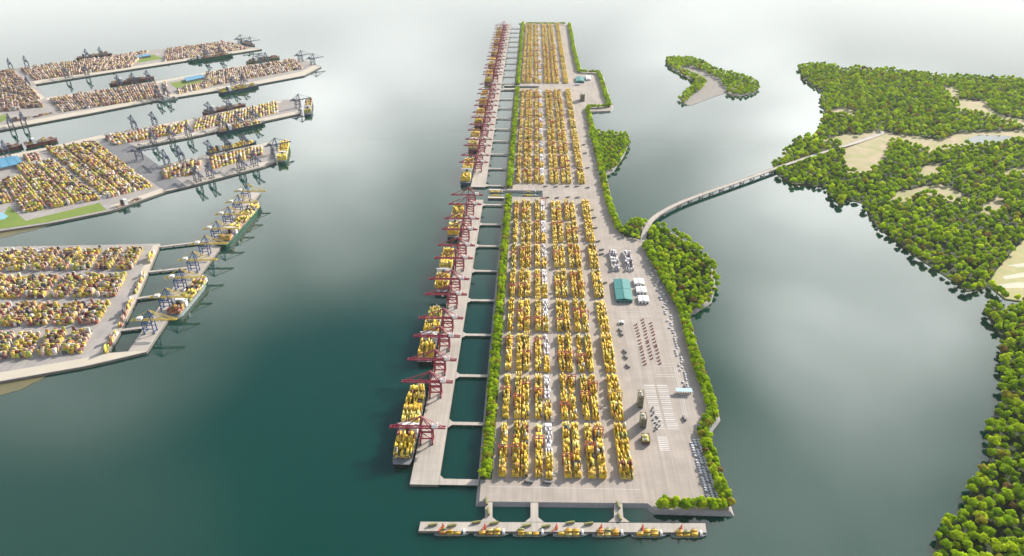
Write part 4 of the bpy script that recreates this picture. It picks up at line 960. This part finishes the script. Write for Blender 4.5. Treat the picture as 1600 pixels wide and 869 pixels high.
for i, (x, y) in enumerate([(852, 292), (868, 292.5), (886, 292), (901, 292), (918, 294), (855, 309.5), (870, 310), (887, 309), (902, 309.5), (924, 329), (928, 341), (930, 357), (934, 378), (940, 391), (939.5, 398), (944.5, 443), (918, 263), (912, 227), (914, 240)]):
    place(TRD, 'container_truck', 'small dark truck on open concrete, %s' % ['by the channel, rear lane, first', 'by the channel, rear lane, second', 'by the channel, rear lane, third', 'by the channel, rear lane, fourth', 'by the channel, rear lane, outermost', 'by the channel, front lane, first', 'by the channel, front lane, second', 'by the channel, front lane, third', 'by the channel, front lane, fourth',
          'beside the outer stacks, eighth row, rear', 'beside the outer stacks, eighth row, front', 'beside the outer stacks, seventh row, rear', 'beside the outer stacks, seventh row, front', 'left of the grey stacks, rear', 'left of the grey stacks, front', 'left of the teal warehouse', 'beside the outer stacks, front of the middle section', 'beside the outer stacks in mid middle section', 'beside the outer stacks in mid middle section, nearer'][i],
          'truck', (*gp(x, y, DZ), DZ), R(-70), 'dark trucks in the yard', (1.2, 1.1, 1.2))
# white trucks parked in the shade of the right-hand belt
par = np.array([[1084, 689], [1116, 779]], float)
for i in range(24):
    t = i / 23
    for c in range(3):
        x = par[0, 0] + t * (par[1, 0] - par[0, 0]) - 5 - t * 4 + c * (5.6 + 1.4 * t); y = par[0, 1] + t * (par[1, 1] - par[0, 1]) - c * .6
        if (i * 3 + c * 5) % 7 == 0: continue
        place(TRW, 'parked_van', 'white van parked in the herringbone rows beside the front right tree belt, %s file' % ['left', 'middle', 'right'][c], 'van', (*gp(x, y, DZ), DZ), R(56), 'white vans in the herringbone park', (1.05, 1.05, .9))
sr = random.Random(21)
for i in range(34):
    t = i / 33; x = 1011 + t * 36 + sr.uniform(-3, 3); y = 398 + t * 122
    x = np.interp(y, [398, 440, 480, 520], [1013, 1026, 1041, 1052]) + sr.choice([-4, 0, 3])
    place(TRW, 'parked_van', 'white van parked loosely along the big wooded bulge of the belt', 'van', (*gp(x, y, DZ), DZ), R(70), 'white vans along the wooded bulge')
for i in range(22):
    y = 525 + i * 3.8; x = np.interp(y, [525, 560, 610], [1053, 1063, 1074]) + sr.choice([-4, 0, 2])
    place(TRW, 'parked_van', 'white van queuing on the lane behind the pale blue canopy', 'van', (*gp(x, y, DZ), DZ), R(14), 'white vans queuing at the gate')
for i in range(18):
    y = 186 + i * 6.5; x = np.interp(y, [186, 240, 300], [914, 927, 941]) + sr.choice([-2, 0])
    place(TRW, 'parked_van', 'small white van along the belt of the middle section', 'van', (*gp(x, y, DZ), DZ), R(75), 'white vans along the middle belt')
for x, y, wd in [(1069, 655, 'in front of'), (1071, 606, 'just behind')]:
    place(TRD, 'container_truck', 'dark truck %s the pale blue gate canopy' % wd, 'truck', (*gp(x, y, DZ), DZ), R(10), 'dark trucks in the yard', (1.3, 1, 1.3))
cr = random.Random(8)
for i in range(16):
    x = 1017 + cr.uniform(0, 14); y = 637 + i * 2.4
    place(TRD, 'container_truck', 'dark truck among the white parking lines, left bay', 'truck', (*gp(x + (y - 637) * .12, y, DZ), DZ), R(cr.choice([20, 80, 120])), 'dark trucks among the parking lines', (.7, .3, .7))

# painted lines on the yard
mb = MB()
def line(p, q, wd=.55):
    a = np.array(gp(*p, DZ)); b = np.array(gp(*q, DZ)); d = (b - a) / np.linalg.norm(b - a); nn = np.array((-d[1], d[0])) * wd / 2
    z = DZ + .012
    mb.quad([(*(a + nn), z), (*(a - nn), z), (*(b - nn), z), (*(b + nn), z)], 'line')
for i in range(24):
    y = 602 + i * 2.95
    x0 = 1006 + (y - 602) * .24
    line((x0, y), (x0 + 16.5, y + .3), 2.0 if i % 3 == 0 else 1.2)
    line((x0 + 20.5, y + .3), (x0 + 36.5 + (0 if i < 20 else 2), y + .6), 2.0 if i % 3 == 0 else 1.2)
for i in range(8):
    y = 683 + i * 2.9; x0 = 1027 + (y - 683) * .2; line((x0, y), (x0 + 15, y + .3), 1.6)
for y in (487, 490.5, 494): line((965, y), (1022, y + .8), .5)
for y in (568, 572, 585, 588): line((1024, y), (1056, y + .5), .6)
for dxx in (0, 3, 6): line((1062 + dxx, 622), (1069 + dxx * .8, 652), .5); line((1054 + dxx, 575), (1060 + dxx, 608), .5)
line((762, 760), (1000, 765), .5)
structure('painted_lines', mb.mesh('painted_lines'))

# ------------------------------------------------------------------ buildings
def lay(x, y): return gp(x, y, DZ)
def shed(x0, y0, wdt, ln, hgt, ridge, mr, mw, label, nm='warehouse', cat='warehouse', bays=2, group=None):
    X, Y = lay(x0, y0)
    e = link(nm, None, None, (X, Y, DZ), -TH - R(1.5)); tag(e, label, cat, group)
    m = MB(); m.box(-wdt / 2, wdt / 2, 0, ln, 0, hgt, mw); link('wall', m.mesh('wall'), e)
    for b in range(bays):
        a0 = ln * b / bays + .6; a1 = ln * (b + 1) / bays - .6; m = MB(); o = .8
        for s in (-1, 1):
            m.hexa([(s * (wdt / 2 + o), a0, hgt - .1), (0, a0, hgt + ridge), (0, a1, hgt + ridge), (s * (wdt / 2 + o), a1, hgt - .1)] if s < 0 else [(0, a0, hgt + ridge), (wdt / 2 + o, a0, hgt - .1), (wdt / 2 + o, a1, hgt - .1), (0, a1, hgt + ridge)],
                   [(s * (wdt / 2 + o), a0, hgt + .4), (0, a0, hgt + ridge + .5), (0, a1, hgt + ridge + .5), (s * (wdt / 2 + o), a1, hgt + .4)] if s < 0 else [(0, a0, hgt + ridge + .5), (wdt / 2 + o, a0, hgt + .4), (wdt / 2 + o, a1, hgt + .4), (0, a1, hgt + ridge + .5)], mr)
        r = link('roof', m.mesh('roof'), e)
        m = MB(); m.box(-1.2, 1.2, a0 + 2, a1 - 2, hgt + ridge + .3, hgt + ridge + 1.2, mr); link('ridge_vent', m.mesh('ridge vent'), r)
    n = max(2, int(wdt / 9))
    for k in range(n):
        m = MB(); xx = -wdt / 2 + wdt * (k + .5) / n; m.box(xx - 2.2, xx + 2.2, -.12, -.01, 0, 4.4, 'dark'); link('loading_door', m.mesh('loading door'), e)
    return e
shed(975.5, 473, 43, 110, 9, 3.2, 'teal', 'tealwall', 'teal-roofed warehouse in two long bays beside the white sheds')
for k, (x, y) in enumerate([(1006, 474.5), (1002.5, 460), (998.8, 447)]):
    shed(x, y, 27, 31, 7, 1.6, 'white', 'white', '%s white shed in the row beside the teal warehouse' % ['nearest', 'middle', 'farthest'][k], bays=1, group='white sheds')
shed(971, 507, 12, 9, 5, 1.2, 'white', 'white', 'small white hut in front of the teal warehouse', 'hut', 'hut', 1)
shed(906.5, 129.5, 46, 100, 9, 3, 'teal', 'tealwall', 'small distant teal warehouse in the far right corner of the yard')
shed(919.5, 126, 26, 80, 8, 1.8, 'white', 'white', 'distant white shed beside the far teal warehouse', bays=1)
shed(902, 133.5, 30, 12, 6, 1.2, 'paleblue', 'white', 'pale blue annex in front of the far teal warehouse', 'annex', 'building', 1)
shed(20, 268, 90, 105, 10, 2, 'skyblue', 'deckgrey', 'big blue-roofed shed at the left edge of the shore yard', bays=2) if False else None
def tower(x, y, wdt, dep, hgt, mw, mr, label, rz=-.04):
    X, Y = lay(x, y); e = link('office_tower', None, None, (X, Y, DZ), rz); tag(e, label, 'building', 'towers beside the outer stacks')
    m = MB(); m.box(-wdt / 2, wdt / 2, 0, dep, 0, hgt, mw); w = link('wall', m.mesh('wall'), e)
    m = MB(); m.box(-wdt / 2 - .4, wdt / 2 + .4, -.4, dep + .4, hgt + .003, hgt + .5, mr)
    m.box(-wdt / 2 - .4, -wdt / 2 + .2, -.4, dep + .4, hgt + .5, hgt + 1.6, 'brownwall'); m.box(wdt / 2 - .2, wdt / 2 + .4, -.4, dep + .4, hgt + .5, hgt + 1.6, 'brownwall'); m.box(-wdt / 2 + .2, wdt / 2 - .2, -.4, .2, hgt + .5, hgt + 1.6, 'brownwall'); m.box(-wdt / 2 + .2, wdt / 2 - .2, dep - .2, dep + .4, hgt + .5, hgt + 1.6, 'brownwall')
    rf = link('roof', m.mesh('roof'), e)
    m = MB(); m.box(-wdt * .2, wdt * .2, dep * .55, dep * .85, hgt + .5, hgt + 3.4, 'cream'); link('plant_room', m.mesh('plant room'), rf)
    m = MB(); m.box(-wdt * .3, wdt * .15, dep * .1, dep * .3, hgt + .5, hgt + 1.4, 'deckgrey'); link('air_unit', m.mesh('air unit'), rf)
    fl = max(1, int(hgt / 3.6))
    for f in range(fl):
        z = f * 3.6 + 1.1
        m = MB(); m.box(-wdt / 2 + .8, wdt / 2 - .8, -.09, -.01, z, z + 1.7, 'glass'); link('window_band', m.mesh('window band'), w)
        m = MB(); m.box(-wdt / 2 - .09, -wdt / 2 - .01, .8, dep - .8, z, z + 1.7, 'glass'); link('window_band', m.mesh('window band'), w)
    return e
tower(1000.5, 638, 11, 20, 32, 'olivewall', 'cream', 'tall olive tower with pale flat roof, tallest of the three by the parking lines')
tower(1005, 669, 12, 20, 24, 'olivewall', 'cream', 'middle tower with cream roof between the tall tower and the yellow block')
tower(1009.5, 695, 15, 22, 9, 'brownwall', 'paleyellow', 'low block with a pale yellow roof in front of the two towers')
tower(910, 158.5, 22, 40, 34, 'olivewall', 'cream', 'distant office tower with cream roof in the far corner of the yard')
# gate canopy
X, Y = lay(1068.5, 617); e = link('gate_canopy', None, None, (X, Y, DZ), -.05); tag(e, 'pale blue gate canopy over the truck lanes near the right tree belt', 'canopy')
m = MB(); m.hexa([(-18, 0, 8), (18, 0, 8), (18, 12, 8.6), (-18, 12, 8.6)], [(-18, 0, 8.8), (18, 0, 8.8), (18, 12, 9.6), (-18, 12, 9.6)], 'paleblue'); link('roof', m.mesh('roof'), e)
for i in range(7):
    m = MB(); x = -15.6 + i * 5.2; m.box(x - .6, x + .6, 4, 8, 0, 8.05, 'deckgrey'); link('toll_booth', m.mesh('booth'), e)
# blue shed of the shore yard
A = [gp(x, y, DZ) for x, y in [(-30, 256), (28, 248), (37, 259), (-30, 274)]]
e = link('warehouse', None, None, (*A[0], DZ)); tag(e, 'big blue-roofed shed at the left border of the shore yard', 'warehouse')
loc = [(p[0] - A[0][0], p[1] - A[0][1]) for p in A]
if sum(loc[i][0] * loc[(i + 1) % 4][1] - loc[(i + 1) % 4][0] * loc[i][1] for i in range(4)) < 0: loc = loc[::-1]
m = MB(); m.hexa([(*p, 0) for p in loc], [(*p, 11) for p in loc], 'deckgrey'); link('wall', m.mesh('wall'), e)
op = offset_poly(loc, 1.5); m = MB(); m.hexa([(*p, 11.01) for p in op], [(*p, 12.2) for p in op], 'skyblue'); rf = link('roof', m.mesh('roof'), e)
for k in range(5):
    t = (k + .5) / 5; p = np.array(loc[0]) * (1 - t) + np.array(loc[1]) * t; q = np.array(loc[3]) * (1 - t) + np.array(loc[2]) * t
    m = MB(); m.beam((*p, 12.5), (*q, 12.5), 1.2, 'skyblue'); link('roof_ridge', m.mesh('roof ridge'), rf)
for k, (P4, wd) in enumerate([([(212, 90), (232, 87), (236, 89.5), (214, 93)], 'far pier'), ([(289, 125), (314, 119.5), (320, 124), (292, 130)], 'second pier')]):
    A = [gp(x, y, DZ) for x, y in P4]; e = link('warehouse', None, None, (*A[0], DZ)); tag(e, 'distant blue-roofed shed beside the lawn on the ' + wd, 'warehouse')
    loc = [(p[0] - A[0][0], p[1] - A[0][1]) for p in A]
    if sum(loc[i][0] * loc[(i + 1) % 4][1] - loc[(i + 1) % 4][0] * loc[i][1] for i in range(4)) < 0: loc = loc[::-1]
    m = MB(); m.hexa([(*p, 0) for p in loc], [(*p, 11) for p in loc], 'deckgrey'); link('wall', m.mesh('wall'), e)
    op = offset_poly(loc, 1.5); m = MB(); m.hexa([(*p, 11.01) for p in op], [(*p, 12.4) for p in op], 'skyblue'); link('roof', m.mesh('roof'), e)

# causeways of the western island
for k, (p, q) in enumerate([((246, 386), (326, 376.5)), ((229, 425), (296, 418)), ((209, 467), (252, 460.5)), ((183, 516.5), (224, 511.5))]):
    a = np.array(gp(*p, DZ)); b = np.array(gp(*q, DZ)); d = (b - a) / np.linalg.norm(b - a); nn = np.array((-d[1], d[0])) * 5
    e = link('access_bridge', None); tag(e, 'narrow causeway from the western island to the detached berth, %s from the back' % ORD[k], 'bridge', 'causeways of the detached berth')
    link('deck', slab('deck', [tuple(a + nn), tuple(b + nn), tuple(b - nn), tuple(a - nn)], DZ + .25, DZ - 2, 'apron', 'wall'), e)
    for t in (.3, .55, .8):
        c = a + (b - a) * t; m = MB(); m.box(-1.2, 1.2, -4, 4, -3, DZ - 2, 'wall'); link('pier', m.mesh('pier'), e, (*c, 0), math.atan2(d[1], d[0]))

# the curved bridge to the mainland: a flat deck on paired columns
BZ = 13.0
ctrl = [(1004.5, 378), (1006.5, 366), (1011, 355), (1020, 342), (1036, 330.5), (1060, 318), (1090, 306), (1130, 292), (1170, 278), (1210, 263.5), (1250, 250), (1290, 237), (1318, 228.5), (1345, 220), (1383, 206)]
BP = []
for i, (x, y) in enumerate(ctrl):
    z = DZ + .6 if i < 1 else (9.0 if i == 1 else (11 if i == 2 else (BZ if i < 12 else (8 if i == 12 else (3.6 if i == 13 else 2.2)))))
    BP.append((*gp(x, y, z), z))
# smooth the centre line
def catmull(P, n=6):
    P = [np.array(p) for p in P]; out = []
    for i in range(len(P) - 1):
        p0 = P[max(i - 1, 0)]; p1 = P[i]; p2 = P[i + 1]; p3 = P[min(i + 2, len(P) - 1)]
        for k in range(n):
            t = k / n; out.append(.5 * ((2 * p1) + (-p0 + p2) * t + (2 * p0 - 5 * p1 + 4 * p2 - p3) * t * t + (-p0 + 3 * p1 - 3 * p2 + p3) * t ** 3))
    out.append(P[-1]); return out
CLn = catmull(BP); e = link('road_bridge', None, None, (0, 0, 0)); tag(e, 'long curved road bridge on paired columns joining the terminal to the wooded mainland', 'bridge')
def ribbon(o0, o1, zt, zb, m):
    mm = MB(); n = len(CLn); prof = []
    for i in range(n):
        d = CLn[min(i + 1, n - 1)] - CLn[max(i - 1, 0)]; d = d[:2] / np.linalg.norm(d[:2]); nn = np.array((-d[1], d[0])); c = CLn[i]
        wf_ = 1 if i < n - 14 else 1 + (i - (n - 14)) / 14 * 1.2
        prof.append([(*(c[:2] + nn * o0 * wf_), c[2] + zt), (*(c[:2] + nn * o1 * wf_), c[2] + zt), (*(c[:2] + nn * o1 * wf_), c[2] + zb), (*(c[:2] + nn * o0 * wf_), c[2] + zb)])
    for a, b in zip(prof[:-1], prof[1:]):
        for k in range(4): mm.quad([a[k], a[(k + 1) % 4], b[(k + 1) % 4], b[k]], m)
    mm.quad(prof[0], m); mm.quad(prof[-1][::-1], m); return mm.mesh('ribbon')
link('deck', ribbon(-8, 8, 0, -1.8, 'apron'), e)
for s in (-1, 1): link('parapet', ribbon(s * 7.6 - .3, s * 7.6 + .3, 1.1, .004, 'leftedge'), e)
for px in [(1036, 330.5), (1062, 317.5), (1079, 310.5), (1096, 304), (1112, 298.5), (1128, 293), (1144, 287.5), (1160, 282), (1176, 276.5), (1192, 271), (1206, 266)]:
    x, y = gp(*px, BZ)
    m = MB(); m.box(-1.3, 1.3, -8.2, -5.4, -3, BZ - 4, 'rock'); m.box(-1.3, 1.3, 5.4, 8.2, -3, BZ - 4, 'rock'); m.box(-1.5, 1.5, -9, 9, BZ - 4, BZ - 1.8, 'rock'); m.box(-2.6, 2.6, -10, 10, -3, 1.2, 'rock')
    i = min(range(len(CLn)), key=lambda q: math.hypot(CLn[q][0] - x, CLn[q][1] - y)); d = CLn[min(i + 1, len(CLn) - 1)] - CLn[max(0, i - 1)]
    link('bridge_pier', m.mesh('bridge pier'), e, (x, y, 0), math.atan2(d[1], d[0]))

# ------------------------------------------------------------------ trees
GREENS = [((.36, .50, .018), 34), ((.28, .42, .018), 28), ((.46, .57, .03), 20), ((.18, .30, .016), 11), ((.36, .35, .05), 5), ((.27, .20, .08), 1.5)]
def crown_arrays(seed, nl, seg, rows_, leaves, rad=9.6, ht=19.0, leaf=2.6):
    """a crown of uneven, dented lobes with leaf clumps standing out of them; returns quads (m,4,3) and a tone per quad"""
    r = np.random.default_rng(seed); lob = []
    for i in range(nl):
        a = i * 2.4 + r.uniform(-.5, .5); d = rad * (r.uniform(.0, .15) if i == 0 else r.uniform(.40, .64)); s_ = rad * (r.uniform(.48, .58) if i == 0 else r.uniform(.34, .50))
        lob.append((math.cos(a) * d, math.sin(a) * d, ht * (r.uniform(.70, .80) if i == 0 else r.uniform(.46, .70)), s_))
    Q = []; K = []
    for (lx, ly, lz, s_) in lob:
        c = np.array((lx, ly, lz)); tone = r.uniform(.85, 1.15); ph = r.uniform(0, 6.28)
        rr = s_ * r.uniform(.80, 1.14, (rows_ + 1, seg)); rr[0, :] = rr[0, 0]
        def pt(i, j):
            th = 2.25 * i / rows_; q = ph + 6.2832 * (j + .5 * (i % 2)) / seg; R_ = rr[i, j % seg]
            return c + R_ * np.array((math.sin(th) * math.cos(q), math.sin(th) * math.sin(q), math.cos(th) * .92))
        for i in range(rows_):
            for j in range(seg): Q.append([pt(i, j), pt(i + 1, j), pt(i + 1, j + 1), pt(i, j + 1)]); K.append(tone * r.uniform(.88, 1.12))
        for k in range(leaves):
            v = r.normal(size=3); v[2] = abs(v[2]) - .3; v /= np.linalg.norm(v); p = c + v * s_ * r.uniform(.95, 1.14) * np.array((1, 1, .92))
            nrm = v + r.normal(size=3) * .35; nrm /= np.linalg.norm(nrm); t = np.cross(nrm, r.normal(size=3)); t /= np.linalg.norm(t); b_ = np.cross(nrm, t); z = leaf * r.uniform(.6, 1.1)
            Q.append([p + t * z * .6 + b_ * z * .1, p + b_ * z * .55 - t * z * .1, p - t * z * .6 - b_ * z * .08, p - b_ * z * .5 + t * z * .12]); K.append(tone * r.uniform(.85, 1.2))
    return np.array(Q), np.array(K)
TV = [crown_arrays(50 + i, 7, 8, 5, 16) for i in range(7)]          # near crowns
TV2 = [crown_arrays(80 + i, 5, 6, 4, 12, leaf=3.6) for i in range(6)]    # crowns farther off
def crown_mesh(i, col):
    Q, K = TV[i]; n = len(Q); return raw_mesh('crown', Q.reshape(-1, 3), np.arange(n * 4).reshape(-1, 4), np.array(col)[None] * K[:, None], 'leaf')
crowns = []
for i in range(7):
    for c, _ in GREENS: crowns.append((crown_mesh(i, c), c))
def trunk_mesh():
    m = MB(); r0, r1, h = .7, .35, 11; n = 7
    b = [(r0 * math.cos(6.283 * q / n), r0 * math.sin(6.283 * q / n), -.3) for q in range(n)]; m.hexa(b, [(p[0] * r1 / r0 + .4, p[1] * r1 / r0, h * .55) for p in b], 'bark')
    for a in range(4): m.beam((.4, 0, h * .52), (4.2 * math.cos(a * 1.6), 4.2 * math.sin(a * 1.6), h), .45, 'bark')
    return m.mesh('trunk')
TRUNK = trunk_mesh()
trng = random.Random(77); trees = []                          # (x, y, z, scale, where)
def scatter(poly, n_try, dmin, z, where, smin, smax, avoid=(), keep=None):
    xs = [p[0] for p in poly]; ys = [p[1] for p in poly]; cell = dmin; grid = {}
    x0, x1, y0, y1 = min(xs), max(xs), min(ys), max(ys); n = 0
    for _ in range(n_try):
        x = trng.uniform(x0, x1); y = trng.uniform(y0, y1); k = (int(x // cell), int(y // cell))
        if any((x - q[0]) ** 2 + (y - q[1]) ** 2 < dmin * dmin for a in (-1, 0, 1) for b in (-1, 0, 1) for q in grid.get((k[0] + a, k[1] + b), ())): continue
        if not inside((x, y), poly) or any(inside((x, y), a) for a in avoid): continue
        if keep and not keep(x, y): continue
        grid.setdefault(k, []).append((x, y)); trees.append((x, y, z, trng.uniform(smin, smax), where)); n += 1
    return n
bridge_xy = [(p[0], p[1]) for p in CLn]
def off_bridge(x, y): return min((x - a) ** 2 + (y - b) ** 2 for a, b in bridge_xy) > 17 ** 2
def in_view(x, y):
    d = np.array((x, y, -CH)); zc = d[1] * cP - d[2] * sP; px = PXC + FPX * d[0] / zc; py = PYC - FPX * (d[1] * sP + d[2] * cP) / zc
    return -40 < px < 1680 and py < 910
ISLET_ROCK = GP([(1066, 105), (1082, 105.5), (1100, 112), (1112, 120), (1126, 124), (1130, 133), (1138, 142), (1136, 149), (1120, 153), (1095, 161), (1078, 168), (1066, 165), (1084, 148), (1097, 138), (1103, 131), (1099, 125), (1085, 118), (1064, 110)], LZ)
n1 = scatter(offset_poly(GP(MAIN, LZ), 5), 90000, 18, LZ, 'main', .82, 1.5, [offset_poly(c, 5) for c in CLEARP] + [offset_poly(FIELDP, 4)], lambda x, y: in_view(x, y) and off_bridge(x, y))
n2 = scatter(offset_poly(GP(SOUTH, LZ), 5), 26000, 14.5, LZ, 'south', .72, 1.4, (), in_view)
n3 = scatter(offset_poly(ISLEP, 6), 14000, 17.5, LZ, 'islet', .95, 1.3, [ISLET_ROCK])
n4 = scatter(offset_poly(GP(BULGE1, DZ), 13), 8000, 16, DZ, 'bulge', .85, 1.25, (), off_bridge)
n5 = scatter(offset_poly(GP(BULGE2, DZ), 14), 4000, 14.5, DZ, 'bulge2', .8, 1.1) + scatter(GP(BULGE3, DZ), 2000, 13.5, DZ, 'bulge3', .75, 1.05, (), off_bridge)
def belt_line(P, step, width, where, s0, s1, rowsn=2):
    for a, b in zip(P[:-1], P[1:]):
        a = np.array(a); b = np.array(b); L_ = np.linalg.norm(b - a); d = (b - a) / L_; nn = np.array((-d[1], d[0])); n = max(1, int(L_ / step))
        for i in range(n):
            for q in range(rowsn):
                off = (q - (rowsn - 1) / 2) * width + trng.uniform(-1.8, 1.8); p = a + d * (i + .5 + trng.uniform(-.3, .3) + .25 * q) * L_ / n + nn * off
                trees.append((p[0], p[1], DZ, trng.uniform(s0, s1), where))
for (a, b, sec) in [(968, ch1[0] - 4, 'near'), (ch1[1] + 20, ch2[0] - 6, 'middle'), (ch2[1] + 18, utop - 18, 'far')]:
    belt_line([T(a, WL + 12.5), T(b, WL + 12.5)], 11.0, 7.5, 'left belt, %s section' % sec, .72, 1.05)
belt_line(GP(BELT, DZ), 10, 10, 'right belt', .8, 1.1)
belt_line(GP(BELT2, DZ), 12, 9, 'far right belt', .8, 1.1)
belt_line(GP(BELTF, DZ), 8.5, 8, 'front belt', .8, 1.1)
belt_line(GP([(822, 38.2), (883, 38.6)], DZ), 16, 6, 'end belt', .8, 1.05)
TL = {'main': 'mangrove tree on the wooded mainland beyond the lagoon', 'south': 'tall bushy tree of the nearest shore wood in the lower right corner', 'islet': 'tree on the small forked islet',
      'bulge': 'tree on the large wooded bulge right of the white sheds', 'bulge2': 'tree on the smaller wooded bulge of the middle section', 'bulge3': 'tree left of the bridge landing',
      'left belt, near section': 'tree in the near left tree belt between lagoon and first stack column', 'left belt, middle section': 'tree in the middle left tree belt', 'left belt, far section': 'tree in the far left tree belt',
      'right belt': 'tree in the narrow belt along the right edge beside the white trucks', 'far right belt': 'tree in the far right belt', 'front belt': 'low tree in the front right hedge above the stone revetment', 'end belt': 'tree at the far end'}
trees.sort(key=lambda t: -t[3] / math.sqrt(t[0] ** 2 + t[1] ** 2 + CH * CH) - (0.00002 if 'belt' in t[4] else 0))
tonew = {0: 'light green', 1: 'green', 2: 'yellow-green', 3: 'dark green', 4: 'olive', 5: 'brownish'}
gw = [w for _, w in GREENS]; far = []; near_n = 0
for (x, y, z, s, where) in trees:
    ok = False
    if near_n < 300:
        d = np.array((x, y, z - CH)); zc = d[1] * cP - d[2] * sP; px = PXC + FPX * d[0] / zc; py = PYC - FPX * (d[1] * sP + d[2] * cP) / zc
        ok = 4 < px < 1596 and py < 866
    ci = trng.choices(range(6), gw)[0]
    if ok:
        near_n += 1; ti = trng.randrange(7); rz = trng.uniform(0, 6.28)
        e = link('tree', None, None, (x, y, z), rz); e.scale = (s, s, s * trng.uniform(.85, 1.1))
        tag(e, tonew[ci] + ' ' + TL[where], 'tree', 'trees: ' + TL[where])
        link('crown', crowns[ti * 6 + ci][0], e); link('trunk', TRUNK, e)
    else: far.append((x, y, z, s, ci))
# the rest of the woods: one mass of the same crowns
VV = []; KK = []
for (x, y, z, s, ci) in far:
    dist = math.hypot(x, y); Q, K = (TV if dist < 1500 else TV2)[trng.randrange(7 if dist < 1500 else 6)]
    a = trng.uniform(0, 6.283); c, sn = math.cos(a), math.sin(a); q = Q.copy(); q[..., 0] = (Q[..., 0] * c - Q[..., 1] * sn) * s + x; q[..., 1] = (Q[..., 0] * sn + Q[..., 1] * c) * s + y; q[..., 2] = Q[..., 2] * s * trng.uniform(.85, 1.1) + z
    VV.append(q.astype(np.float32)); KK.append((np.array(GREENS[ci][0])[None] * (K * trng.uniform(.8, 1.22))[:, None]).astype(np.float32))
V = np.concatenate(VV); K = np.concatenate(KK); n = len(V)
o = link('woodland', raw_mesh('woodland', V.reshape(-1, 3), np.arange(n * 4).reshape(-1, 4), K, 'leaf'))
tag(o, 'dense green mangrove woodland and tree belts farther off', 'woodland', None, 'stuff')
print('trees', near_n, len(far), 'faces', n, (n1, n2, n3, n4, n5))
